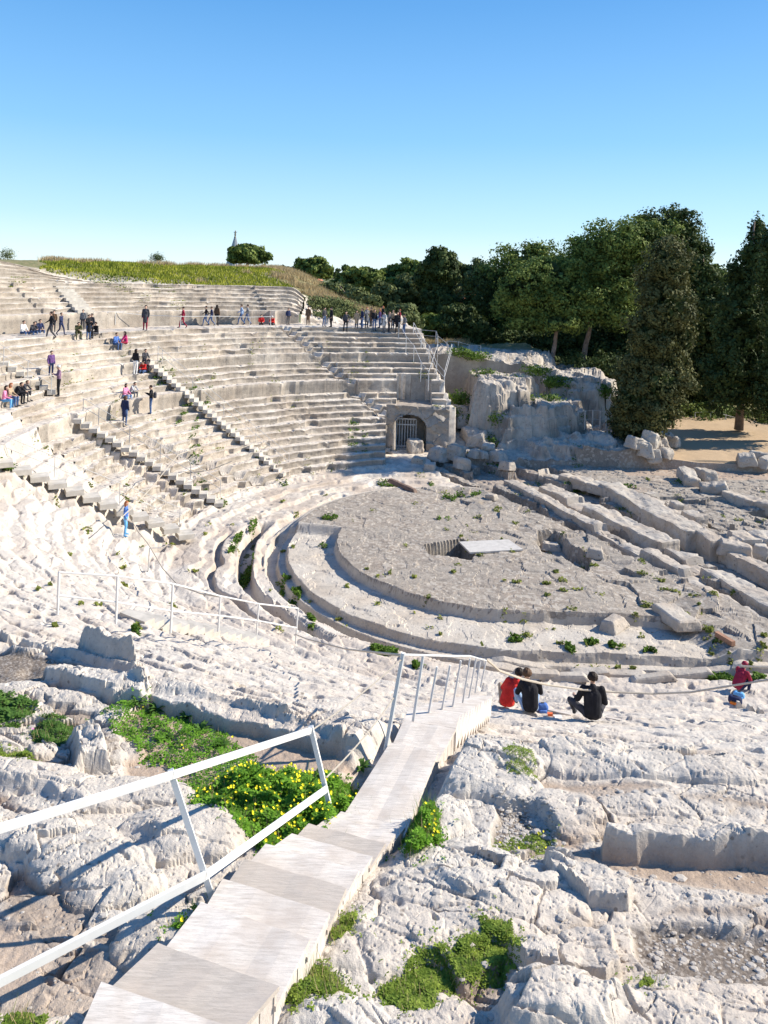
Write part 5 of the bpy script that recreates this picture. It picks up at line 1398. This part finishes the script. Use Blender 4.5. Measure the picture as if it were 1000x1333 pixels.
def figure(P, near=False):
    """P: dict of joints; returns capsules (p0,p1,r0,r1,mat)"""
    c = []
    pel, ch, nk, hd = [np.array(P[k], float) for k in ('pel', 'chest', 'neck', 'head')]
    for sx in (-1, 1):
        s = 'L' if sx < 0 else 'R'
        hip, kn, an, toe = [np.array(P[s+k], float) for k in ('hip', 'knee', 'ank', 'toe')]
        sh, el, wr = [np.array(P[s+k], float) for k in ('sh', 'el', 'wr')]
        c += [(hip, kn, .088, .062, LEG), (kn, kn+(an-kn)*.4, .060, .058, LEG), (kn+(an-kn)*.4, an, .056, .042, LEG)]
        c += [(an+(0, 0, -.03), an*.4+toe*.6, .042, .042, SHOE), (an*.4+toe*.6, toe, .042, .034, SHOE)]
        c += [(sh, el, .056, .046, TOP), (el, wr, .046, .034, TOP), (nk*.8+ch*.2, sh, .055, .058, TOP)]
        hdir = np.array(P.get(s+'hand', (wr-el))); hdir = hdir/np.linalg.norm(hdir)
        if near: c += hand(wr+hdir*.01, hdir, P.get(s+'thumb', (-sx, .2, .3)))
        else: c += [(wr+hdir*.02, wr+hdir*.10, .030, .024, SKIN), (wr+hdir*.03, wr+hdir*.07+np.array([-sx*.035, .02, 0]), .014, .012, SKIN), (wr+hdir*.1, wr+hdir*.155-np.array([0, 0, .01]), .022, .014, SKIN)]
        c += [(ch+(np.array([sx*.075, 0, -.02])), pel+np.array([sx*.055, 0, .02]), .105, .10, TOP), (pel+np.array([sx*.06, 0, 0]), hip, .105, .10, LEG)]
    c += [(ch+(0, 0, .06), ch*.6+pel*.4, .115, .108, TOP)]
    c += [(nk, hd+(0, 0, -.04), .050, .048, SKIN)]
    f = np.array(P.get('look', (0, 1, 0)), float); f /= np.linalg.norm(f); rt = np.cross(f, [0, 0, 1]); rt /= np.linalg.norm(rt)
    u = np.cross(rt, f)
    c += [(hd+u*.028-f*.018, hd+u*.02+f*.018, .088, .080, SKIN), (hd-u*.03+f*.02, hd-u*.075+f*.045, .062, .036, SKIN)]
    c += [(hd+f*.092+u*.008, hd+f*.110-u*.018, .009, .013, SKIN)]                        # nose
    c += [(hd+f*.086+u*.030+rt*.03, hd+f*.086+u*.030-rt*.03, .012, .012, SKIN)]         # brow
    c += [(hd+f*.088-u*.052+rt*.018, hd+f*.088-u*.052-rt*.018, .008, .008, SKIN)]       # mouth
    for sx in (-1, 1): c += [(hd+rt*sx*.083+u*.015, hd+rt*sx*.086-u*.022, .012, .009, SKIN)]   # ears
    return c, hd, f, rt, u
def base_pose():
    P = dict(pel=(0,0,.93), chest=(0,.0,1.27), neck=(0,0,1.46), head=(0,.02,1.60))
    for s, sx in (('L',-1), ('R',1)):
        P.update({s+'hip': (sx*.095,0,.90), s+'knee': (sx*.10,.02,.50), s+'ank': (sx*.10,-.01,.08), s+'toe': (sx*.13,.15,.035), s+'sh': (sx*.175,0,1.41), s+'el': (sx*.235,-.03,1.13), s+'wr': (sx*.225,.08,.90)})
    return P
def pose(kind):
    P = base_pose()
    if kind == 'walk':
        P.update(Lhip=(-.09,.02,.90), Lknee=(-.09,.20,.52), Lank=(-.09,.26,.10), Ltoe=(-.10,.42,.06), Rknee=(.09,-.02,.49), Rank=(.09,-.30,.16), Rtoe=(.10,-.20,.03), Lel=(-.23,-.16,1.15), Lwr=(-.21,-.12,.92), Rel=(.23,.10,1.14), Rwr=(.20,.30,1.02))
    elif kind == 'fold':     # arms up to the chest (phone, camera)
        P.update(Lel=(-.24,.06,1.15), Lwr=(-.08,.26,1.22), Rel=(.24,.06,1.15), Rwr=(.08,.27,1.24), head=(0,.04,1.59))
    elif kind == 'hips':
        P.update(Lel=(-.36,-.04,1.17), Lwr=(-.20,.06,1.00), Lhand=(.5,.5,-.3), Rknee=(.16,.05,.5), Rank=(.18,.0,.08), Rtoe=(.22,.15,.035))
    elif kind in ('sit', 'sitlean', 'sitchin'):
        P = dict(pel=(0,0,.12), chest=(0,.05,.46), neck=(0,.08,.65), head=(0,.12,.79))
        for s, sx in (('L',-1), ('R',1)):
            P.update({s+'hip': (sx*.095,.02,.11), s+'knee': (sx*.14,.44,.16), s+'ank': (sx*.13,.42,-.28), s+'toe': (sx*.14,.58,-.33), s+'sh': (sx*.175,.07,.60), s+'el': (sx*.24,.16,.34), s+'wr': (sx*.12,.38,.26)})
        if kind == 'sitlean': P.update(chest=(0,.14,.44), neck=(0,.24,.60), head=(0,.33,.70), Lsh=(-.175,.22,.56), Rsh=(.175,.22,.56), Lel=(-.22,.38,.34), Rel=(.22,.38,.34), Lwr=(-.05,.58,.32), Rwr=(.05,.58,.33))
        if kind == 'sitchin': P.update(Lel=(-.16,.38,.28), Lwr=(-.04,.24,.56), Lhand=(.05,-.05,.1))
    elif kind == 'ground':   # sitting on the ground, knees up
        P = dict(pel=(0,0,.11), chest=(0,.06,.45), neck=(0,.10,.63), head=(0,.14,.78))
        for s, sx in (('L',-1), ('R',1)):
            P.update({s+'hip': (sx*.10,.03,.10), s+'knee': (sx*.17,.36,.33), s+'ank': (sx*.14,.58,-.02), s+'toe': (sx*.16,.74,-.06), s+'sh': (sx*.18,.09,.59), s+'el': (sx*.26,.22,.38), s+'wr': (sx*.12,.42,.36)})
    elif kind == 'cross':    # knees wide, elbows out
        P = dict(pel=(0,0,.12), chest=(.0,.05,.46), neck=(.0,.07,.64), head=(.0,.10,.80), look=(.05,1,-.1))
        P.update(Lhip=(-.11,.03,.11), Lknee=(-.42,.26,.24), Lank=(-.30,.40,-.06), Ltoe=(-.24,.52,-.10), Rhip=(.11,.03,.11), Rknee=(.33,.40,.20), Rank=(.10,.46,-.04), Rtoe=(.0,.55,-.08),
                 Lsh=(-.19,.07,.60), Lel=(-.29,.10,.36), Lwr=(-.30,.30,.29), Rsh=(.19,.07,.60), Rel=(.27,.08,.33), Rwr=(.20,.32,.25), Lthumb=(1,.2,.3), Rthumb=(-1,.2,.3), Lhand=(-.1,.9,-.2), Rhand=(-.1,.9,-.3))
    elif kind == 'leanR':    # leaning towards the neighbour on the right
        P = dict(pel=(0,0,.12), chest=(.10,.05,.44), neck=(.20,.08,.61), head=(.27,.10,.76), look=(.6,.9,-.1))
        P.update(Lhip=(-.10,.03,.10), Lknee=(-.15,.38,.30), Lank=(-.13,.58,-.04), Ltoe=(-.14,.74,-.08), Rhip=(.10,.03,.10), Rknee=(.12,.40,.30), Rank=(.12,.60,-.04), Rtoe=(.13,.76,-.08),
                 Lsh=(.02,.06,.60), Lel=(-.10,.16,.36), Lwr=(.02,.36,.36), Rsh=(.34,.07,.52), Rel=(.38,.20,.34), Rwr=(.30,.36,.34))
    elif kind == 'leanL':
        P = dict(pel=(0,0,.12), chest=(-.01,.04,.46), neck=(-.04,.06,.64), head=(-.08,.09,.79), look=(-.35,1,-.05))
        for s, sx in (('L',-1), ('R',1)):
            P.update({s+'hip': (sx*.10,.03,.10), s+'knee': (sx*.24,.34,.28), s+'ank': (sx*.18,.54,-.04), s+'toe': (sx*.2,.68,-.08), s+'sh': (sx*.19,.07,.59), s+'el': (sx*.26,.14,.36), s+'wr': (sx*.16,.36,.32)})
    elif kind == 'hunch':    # crouching forward, seen from the side
        P = dict(pel=(0,0,.14), chest=(0,.18,.43), neck=(0,.27,.60), head=(0,.34,.74), look=(0,1,-.5))
        for s, sx in (('L',-1), ('R',1)):
            P.update({s+'hip': (sx*.10,.02,.12), s+'knee': (sx*.15,.42,.26), s+'ank': (sx*.14,.36,-.10), s+'toe': (sx*.15,.52,-.16), s+'sh': (sx*.18,.24,.57), s+'el': (sx*.24,.32,.34), s+'wr': (sx*.10,.52,.30)})
    return P
PROTO = {}
def proto(kind, coat=False, hair='short', near=False):
    key = (kind, coat, hair, near)
    if key in PROTO: return PROTO[key]
    caps, hd, f, rt, u = figure(pose(kind), near)
    if coat:
        P = pose(kind)
        if P['pel'][2] > .5: caps += [((0,0,1.0), (0,.0,.66), .155, .165, TOP)]
        if near:
            ch_, pl_ = np.array(P['chest']), np.array(P['pel'])
            caps += [(ch_+(-.05,0,.03), pl_+(-.04,-.01,.03), .135, .14, TOP), (ch_+(.05,0,.03), pl_+(.04,-.01,.03), .135, .14, TOP)]
            for s_ in 'LR': caps += [(P[s_+'sh'], P[s_+'el'], .072, .060, TOP), (P[s_+'el'], np.array(P[s_+'el'])*.2+np.array(P[s_+'wr'])*.8, .058, .046, TOP)]
        caps += [(np.array(P['neck'])+(0,-.02,-.03), np.array(P['neck'])+(0,-.03,0), .085, .080, TOP)]
    mb = MB()
    for a, b, r0, r1, m_ in caps: capsule(mb, a, b, r0, r1)
    tmp = mb.build('tmp', [])
    md = tmp.modifiers.new('r', 'REMESH'); md.mode = 'VOXEL'; md.voxel_size = .011 if near else .024; md.use_smooth_shade = True
    sm = tmp.modifiers.new('s', 'SMOOTH'); sm.factor = .5; sm.iterations = 2 if near else 1
    dg = bpy.context.evaluated_depsgraph_get(); me = bpy.data.meshes.new_from_object(tmp.evaluated_get(dg)); me.name = 'person'
    n = len(me.polygons); c = np.empty(n*3); me.polygons.foreach_get('center', c); c = c.reshape(-1, 3)
    best = np.full(n, 1e9); mi = np.zeros(n, np.int32)
    for a, b, r0, r1, m_ in caps:
        a, b = np.array(a, float), np.array(b, float); d = b-a; t = np.clip(((c-a)@d)/max(d@d, 1e-9), 0, 1)
        q = np.linalg.norm(c-a-t[:, None]*d, axis=1)-(r0+(r1-r0)*t); k = q < best; best[k] = q[k]; mi[k] = m_
    me.polygons.foreach_set('material_index', mi); me.polygons.foreach_set('use_smooth', np.ones(n, bool))
    bpy.data.objects.remove(tmp)
    # hair: a thick shell over the skull, ragged at the hem
    V = []; Q = []; nu, nv = (26, 16) if near else (14, 9)
    for i in range(nv+1):
        for j in range(nu):
            t = math.pi*i/nv; a = 2*math.pi*j/nu
            d = u*math.cos(t)+(rt*math.cos(a)+f*math.sin(a))*math.sin(t)
            front = max(0, d@f); down = -d@u
            r = .107+.006*math.sin(7*a+3*t)+(.004*math.sin(19*a+11*t) if near else 0)
            if front > .25 and down > -.45: r = .070                                    # keeps the face clear
            if down > (.45 if hair == 'short' else .98): r = .06
            p = hd+u*.025-f*.008+d*r
            if hair == 'long' and down > .1 and front < .3: p = p-u*(.20*min(1, down))-f*.01
            V.append(p)
    Q = [(i*nu+j, i*nu+(j+1) % nu, (i+1)*nu+(j+1) % nu, (i+1)*nu+j) for i in range(nv) for j in range(nu)]
    hm = mesh_np('hair', np.array(V), np.array(Q), [], smooth=True, link=False).data
    PROTO[key] = (me, hm)
    return PROTO[key]
_cm = {}
def cloth(col, rough=.85):
    k = (col, rough)
    if k not in _cm:
        m, nt, bs = mat('cloth'); P = nd(nt, 'ShaderNodeTexCoord').outputs['Object']
        n_ = noise_n(nt, P, 7, 4); c0 = tuple(v*.75 for v in col); c1 = tuple(min(1, v*1.2) for v in col)
        nt.links.new(ramp(nt, n_, [(.35, c0), (.65, c1)]), bs.inputs['Base Color']); bs.inputs['Roughness'].default_value = rough
        bump(nt, bs, noise_n(nt, P, 14, 3), .6, .02)
        _cm[k] = m
    return _cm[k]
SK = (.52,.33,.24)
COL = dict(black=(.018,.018,.022), navy=(.025,.035,.09), grey=(.18,.18,.19), red=(.62,.035,.03), maroon=(.28,.02,.05), magenta=(.50,.04,.16), white=(.75,.74,.72), blue=(.08,.17,.45), lblue=(.30,.42,.62), jeans=(.07,.12,.24), olive=(.10,.10,.05), brown=(.14,.085,.05), purple=(.14,.07,.20), plaid=(.22,.13,.20), pink=(.75,.25,.40), teal=(.05,.35,.45), dgrey=(.06,.06,.07), orange=(.8,.22,.04), tan=(.40,.30,.20), lgrey=(.45,.45,.46), hairD=(.025,.016,.012), hairB=(.10,.055,.03), hairL=(.42,.26,.12), hairR=(.35,.12,.05), hairG=(.3,.29,.28), skyblue=(.15,.40,.70))
def person(feet, kind, top, leg, label, face=None, h=1.72, coat=False, hair='short', hc='hairD', shoe='dgrey', near=False, group=None, z=None):
    me, hm = proto(kind, coat, hair, near)
    p = Vector(feet)
    if face is None: face = (CX-p.x, CY+2-p.y)
    rz = math.atan2(-face[0], face[1])
    o = bpy.data.objects.new('person', me); C.objects.link(o)
    if not len(me.materials):
        for _ in range(4): me.materials.append(None)
    for i, c in enumerate((SK, COL[top], COL[leg], COL[shoe])):
        o.material_slots[i].link = 'OBJECT'; o.material_slots[i].material = cloth(c, .55 if i == 0 else .85)
    o.location = p; o.rotation_euler = (0, 0, rz); s = h/1.72; o.scale = (s, s, s)
    hh = bpy.data.objects.new('hair', hm); C.objects.link(hh); hh.parent = o
    if not len(hm.materials): hm.materials.append(None)
    hh.material_slots[0].link = 'OBJECT'; hh.material_slots[0].material = cloth(COL[hc], .6)
    return tag(o, label, 'person', group)
def walk_fix(p, px, py):
    """keeps people of the upper walkway on its floor and off the wall behind it"""
    R_ = math.hypot(min(p.x-CX, 0), p.y-CY)
    if p.y > 42 and R_ > 32.2 and R_ < 34.5:
        a, b = lat(px, py); Y = p.y
        while math.hypot(min(a*Y-CX, 0), Y-CY) > 31.9: Y -= .1
        return Vector((a*Y, Y, Hz(a*Y, Y)))
    return p
def std(px, py, hpx, kind, top, leg, label, **k):
    """standing figure whose feet are at a pixel"""
    p = walk_fix(hit(px, py), px, py); h = min(1.88, max(1.5, hpx/F*p.y)); dn = .02
    return person(p-Vector((0, 0, dn)), kind, top, leg, label, h=h, **k)
def sitd(px, py, kind, top, leg, label, **k):
    """sitting figure whose seat is at a pixel"""
    p = walk_fix(hit(px, py), px, py); return person(p+Vector((0, 0, k.pop('lift', 0.0))), kind, top, leg, label, **k)
TL = Vector((-1, 0)); 
# near trio and the one in maroon
a = hit(660, 921); b = hit(690, 929); c = hit(771, 939)
person(a+Vector((0,0,.02)), 'leanR', 'red', 'tan', 'person in a bright red jacket leaning against the one in black', face=(.12,1), near=True, coat=True, h=1.76)
person(b+Vector((0,0,.02)), 'leanL', 'black', 'lblue', 'person in a black pullover and light jeans sitting beside the red jacket', face=(-.05,1), near=True, coat=True, h=1.78, hc='hairB')
person(c+Vector((0,0,.02)), 'cross', 'black', 'dgrey', 'person in a dark quilted jacket sitting alone with knees apart', face=(.08,1), near=True, coat=True, h=1.80)
d = hit(960, 903)
person(d+Vector((0,0,.02)), 'hunch', 'maroon', 'navy', 'hunched person in a maroon jacket sitting at the right edge by the rope', face=(.9,.5), near=True, coat=True, h=1.74, hc='maroon')
# the one in blue by the lower steps
std(163, 697, 45, 'hips', 'blue', 'skyblue', 'person in blue with reddish hair standing alone below the sawtooth steps', face=(1,.1), hair='long', hc='hairR', shoe='skyblue')
std(162, 555, 39, 'stand', 'navy', 'jeans', 'person in a long dark coat seen from behind below the two seated', face=(.3,1), coat=True, hair='long', hc='hairB')
sitd(162, 518, 'sit', 'pink', 'lblue', 'person in a pink top sitting on the belt wall', hair='long', hc='hairD')
sitd(170, 514, 'sitlean', 'lgrey', 'grey', 'person in a pale grey top sitting next to the pink one')
o = std(196, 541, 43, 'fold', 'black', 'jeans', 'person in black jacket and jeans photographing the seated pair', face=(-1,-.2))
sitd(5, 524, 'sit', 'pink', 'skyblue', 'person in pink at the left end of the row on the belt wall', hair='long')
sitd(11, 522, 'sit', 'tan', 'jeans', 'person in a tan top, second in the row on the belt wall', hair='long', hc='hairR')
sitd(20, 517, 'sitlean', 'black', 'black', 'person bent forward in black, third in the row on the belt wall')
sitd(28, 514, 'sitlean', 'dgrey', 'dgrey', 'person in dark grey at the right end of the row on the belt wall', hc='hairB')
std(66, 494, 35, 'stand', 'purple', 'navy', 'person in a dark purple jacket standing above the one in the plaid shirt', face=(.8,-.6))
std(76, 516, 41, 'fold', 'plaid', 'black', 'person in a plaid shirt and pale cap looking down at something in hand', face=(-.6,-.4), hc='white')
# the row along the left part of the walkway
g = None
sitd(29, 433, 'sit', 'white', 'jeans', 'person in a white jacket sitting at the left end of the walkway row', face=(.8,-.3))
sitd(41, 433, 'sitlean', 'dgrey', 'jeans', 'person in dark grey sitting right beside the white jacket', face=(.8,-.5))
sitd(51, 433, 'sit', 'navy', 'jeans', 'person in navy sitting at the right of the three on the walkway edge', face=(.7,-.6))
std(66, 444, 36, 'walk', 'black', 'dgrey', 'person in black striding past the three seated on the walkway', face=(-.9,-.5))
std(70, 420, 28, 'stand', 'brown', 'dgrey', 'person in brown standing half hidden behind the striding one', face=(.2,-1))
std(79, 436, 29, 'walk', 'navy', 'navy', 'person in dark blue walking right, beside the striding one', face=(.9,-.2))
sitd(101, 436, 'sitlean', 'olive', 'olive', 'person in olive green crouched at the left of the dark cluster', face=(.5,-.8))
std(108, 420, 26, 'stand', 'grey', 'dgrey', 'person in a grey-blue top standing at the back of the dark cluster', face=(0,-1))
std(115, 442, 33, 'fold', 'black', 'jeans', 'tall person in a black coat standing in the middle of the dark cluster', face=(.6,-.5), coat=True)
std(119, 440, 31, 'stand', 'dgrey', 'black', 'person in dark grey standing close behind the tall black coat', face=(-.4,-.8))
sitd(126, 437, 'sit', 'black', 'dgrey', 'person in black sitting at the right of the dark cluster', face=(-.5,-.8))
sitd(150, 450, 'sit', 'blue', 'jeans', 'person in a mid-blue jacket sitting on the top rows', face=(.8,-.4))
sitd(164, 452, 'sitchin', 'magenta', 'maroon', 'person in magenta sitting next to the blue jacket', face=(-.6,-.6), hair='long', lift=.1)
std(176, 491, 34, 'stand', 'black', 'white', 'person in a black top and white trousers standing on the upper seats', face=(.4,1), hair='long')
sitd(188, 472, 'sit', 'dgrey', 'dgrey', 'person in charcoal sitting above the red and blue one', face=(.7,-.6))
sitd(189, 485, 'sitlean', 'red', 'jeans', 'person in red and blue jeans bent forward next to the white trousers', face=(-.3,-1))
std(189, 430, 34, 'stand', 'dgrey', 'maroon', 'person in a long charcoal coat and maroon trousers alone on the walkway', face=(.1,-1), coat=True)
std(238, 427, 28, 'walk', 'maroon', 'maroon', 'person in a dark red jacket walking along the walkway', face=(-1,-.1))
std(268, 423, 26, 'walk', 'black', 'jeans', 'person in black at the left of three walking the middle of the walkway', face=(-.9,-.3))
std(275, 423, 25, 'walk', 'navy', 'jeans', 'person in navy in the middle of three walking the walkway', face=(-.9,-.1), hc='hairB')
std(282, 422, 27, 'stand', 'brown', 'black', 'person in brown at the right of three walking the walkway', face=(.3,1), hair='long')
std(314, 423, 27, 'walk', 'lblue', 'jeans', 'person in pale blue walking, left one of a pair on the walkway', face=(-1,-.2), hc='hairB')
std(322, 423, 27, 'walk', 'grey', 'jeans', 'person in grey with a bag, right one of a pair on the walkway', face=(-1,.1))
sitd(340, 422, 'sit', 'red', 'dgrey', 'person in dull red sitting on the edge of the walkway', face=(.2,-1), hair='long')
sitd(356, 421, 'sitlean', 'red', 'dgrey', 'person in scarlet with a pale cap sitting right of the dull red one', face=(-.3,-1), hc='white')
std(375, 420, 22, 'stand', 'navy', 'dgrey', 'person in navy standing just right of the scarlet jacket', face=(.5,-.8))
std(401, 421, 25, 'stand', 'brown', 'brown', 'person in brown standing against the rough wall', face=(-.3,-1), coat=True)
std(422, 425, 25, 'hips', 'dgrey', 'jeans', 'person in dark grey at the left of a pair near the rough wall', face=(.6,-.5))
std(431, 427, 26, 'stand', 'black', 'black', 'person in black at the right of a pair near the rough wall', face=(-.7,-.3), coat=True)
std(450, 432, 27, 'hips', 'dgrey', 'black', 'person with elbows out standing apart at the left of the crowd', face=(.2,-1))
grp = [(464,429,24,'stand','tan','dgrey','person in tan at the left edge of the standing crowd','short'),(471,431,27,'stand','navy','jeans','person in navy and jeans, second from the left in the standing crowd','short'),
 (477,427,27,'fold','grey','black','person in grey holding something up in the standing crowd','short'),(487,431,28,'stand','black','jeans','person in black and jeans left of the purple top in the crowd','long'),
 (483,425,25,'stand','brown','dgrey','person in brown at the back of the left half of the crowd','short'),(494,429,25,'stand','purple','jeans','person in a purple top in the middle of the crowd','long'),
 (500,433,28,'fold','lgrey','grey','person in light grey in the front middle of the crowd','short'),(506,433,28,'stand','dgrey','dgrey','person in charcoal right of the light grey one in the crowd','short'),
 (498,424,24,'stand','black','black','person in black at the back of the middle of the crowd','long'),(511,429,25,'stand','tan','black','person in beige right of the middle of the crowd','short'),
 (517,434,29,'stand','black','black','tall person in black near the right end of the crowd','long'),(520,428,25,'stand','maroon','dgrey','person in maroon behind the tall one in black','short')]
for i, (x, y, hp, kd, tp, lg, lb, hr) in enumerate(grp):
    std(x, y, hp, kd, tp, lg, lb, hair=hr, face=(rng.uniform(-1, 1), rng.uniform(-1, .2)), hc=('hairD','hairB','hairR')[i % 3], coat=i % 2 == 0, group='people gathered at the end of the walkway')
std(526, 438, 27, 'hips', 'grey', 'jeans', 'person in grey and jeans leaning at the top of the sloping railing', face=(-.8,-.3))
# bags and small belongings
def bag(p, w, d, h, col, label, name='backpack', cat='bag', strap=None):
    t = empty(name, p, rng.uniform(-.5, .5), label=label, cat=cat)
    P, Q = noisy_block(w, d, h, cell=h/8, amp=.02, seed=int(abs(p.x*31)), rnd=min(w, d, h)*.42)
    mesh_np('body', P, Q, cloth(COL[col]), t, smooth=True)
    P, Q = noisy_block(w*.7, d*.5, h*.45, cell=h/10, amp=.012, seed=4, rnd=.03); mesh_np('pocket', P+[0, -d*.5, h*.1], Q, cloth(COL[strap or col]), t, smooth=True)
    m = MB(); m.tube([(-w*.2, 0, h*.93), (-w*.1, 0, h*1.08), (w*.1, 0, h*1.08), (w*.2, 0, h*.93)], .012, 5); 
    V = np.concatenate(m.v); mesh_np('strap', V, [np.concatenate(m.q), np.concatenate(m.t)], cloth(COL['dgrey']), t)
bag(hit(706, 927), .28, .2, .2, 'blue', 'small bright blue bag on the ground right of the couple')
bag(hit(957, 916), .42, .26, .24, 'navy', 'dark backpack with an orange pocket beside the person in maroon', strap='orange')
bag(hit(962, 909), .34, .2, .2, 'skyblue', 'bright blue bundle lying on the dark backpack', name='bundle')
p = hit(199, 522); P0 = next(o for o in C.objects if o.get('label', '').startswith('person in black jacket and jeans photographing'))
q = P0.location; bag(Vector((q.x+.24, q.y+.02, q.z+1.02)), .22, .3, .42, 'dgrey', 'black backpack worn by the one photographing the pair')
m = MB(); m.box(tuple(hit(728, 928)+Vector((0,0,.02))), (.55,.09,.03), Matrix.Rotation(-.35, 4, 'Z')); tag(m.build('board', M_PLANK), 'short pale board lying between the couple and the lone sitter', 'board')
m = MB(); m.box(tuple(hit(800, 937)+Vector((0,0,.02))), (.4,.07,.03), Matrix.Rotation(-.3, 4, 'Z')); tag(m.build('board', M_PLANK), 'short pale board end right of the lone sitter', 'board')
m = MB(); m.box(tuple(hit(716, 932)+Vector((0,0,.03))), (.12,.08,.05), jit=.01); tag(m.build('food_packet', flat_mat('orange_packet', (.7,.15,.05), .5, .1, 8)), 'small orange packet beside the blue bag', 'packet')
m = MB(); m.box(tuple(hit(727, 934)+Vector((0,0,.02))), (.16,.13,.03), jit=.02); tag(m.build('paper_wrapper', M_WHITE), 'crumpled white wrapper in front of the orange packet', 'wrapper')
for i, (x, y, lb) in enumerate([(961,920,'leftmost of three small pale wedge feet by the dark backpack'),(977,925,'middle of three small pale wedge feet by the dark backpack'),(990,929,'rightmost of three small pale wedge feet by the dark backpack')]):
    b_ = hit(x, y); m = MB(); m.add([(b_.x-.12,b_.y-.09,b_.z-.05),(b_.x+.14,b_.y-.09,b_.z-.05),(b_.x+.14,b_.y+.09,b_.z-.05),(b_.x-.12,b_.y+.09,b_.z-.05),(b_.x-.05,b_.y-.08,b_.z+.16),(b_.x+.02,b_.y-.08,b_.z+.16),(b_.x+.02,b_.y+.08,b_.z+.16),(b_.x-.05,b_.y+.08,b_.z+.16)], [(0,3,2,1),(4,5,6,7),(0,1,5,4),(1,2,6,5),(2,3,7,6),(3,0,4,7)])
    tag(m.build('support_foot', M_STEP), lb, 'support')
print('people', round(time.time()-T_START, 1))
# ------------------------------------------------------------------ sun and sky
TO_SUN = Vector((1.45, .30, 1.0)).normalized()
elev = math.asin(TO_SUN.z)
sun = bpy.data.lights.new('sun', 'SUN'); sun.energy = 4.7; sun.angle = rad(.53); sun.color = (1, .93, .81)
so = bpy.data.objects.new('sun', sun); C.objects.link(so)
so.rotation_euler = TO_SUN.to_track_quat('Z', 'Y').to_euler()
w = bpy.data.worlds.new('World'); SC.world = w; w.use_nodes = True
nt = w.node_tree; bg = nt.nodes['Background']
sky = nt.nodes.new('ShaderNodeTexSky'); sky.sky_type = 'NISHITA'; sky.sun_disc = False
sky.sun_elevation = elev; sky.sun_rotation = math.atan2(TO_SUN.x, TO_SUN.y)
sky.air_density = 1.0; sky.dust_density = .1; sky.ozone_density = 2.0; sky.altitude = 50
tc = nt.nodes.new('ShaderNodeTexCoord'); sx = nt.nodes.new('ShaderNodeSeparateXYZ'); nt.links.new(tc.outputs['Generated'], sx.inputs[0])
cl = nt.nodes.new('ShaderNodeValToRGB'); e = cl.color_ramp.elements        # clear winter air: a deeper blue than the model's, pale at the horizon
stops = [(0, (.42,.54,.60)), (.06, (.27,.45,.60)), (.17, (.135,.33,.575)), (.33, (.058,.215,.475)), (.6, (.022,.12,.36)), (1, (.018,.09,.28))]
while len(e) < len(stops): e.new(.5)
for i, (p_, c_) in enumerate(stops): e[i].position = p_; e[i].color = tuple(v/.12*.1 for v in c_)+(1,)
nt.links.new(sx.outputs[2], cl.inputs[0])
sc_ = nt.nodes.new('ShaderNodeVectorMath'); sc_.operation = 'SCALE'; sc_.inputs[3].default_value = 11.2; nt.links.new(cl.outputs[0], sc_.inputs[0])
mx = nt.nodes.new('ShaderNodeMix'); mx.data_type = 'RGBA'; mx.inputs[0].default_value = .82
nt.links.new(sky.outputs[0], mx.inputs[6]); nt.links.new(sc_.outputs[0], mx.inputs[7])
nt.links.new(mx.outputs[2], bg.inputs[0]); bg.inputs[1].default_value = .115
SC.view_settings.view_transform = 'Standard'; SC.view_settings.look = 'None'
SC.view_settings.exposure = 0.82; SC.view_settings.gamma = 1
SC.cycles.max_bounces = 5; SC.cycles.diffuse_bounces = 3; SC.cycles.transparent_max_bounces = 4
SC.cycles.use_denoising = True
print('built in', round(time.time()-T_START, 1))
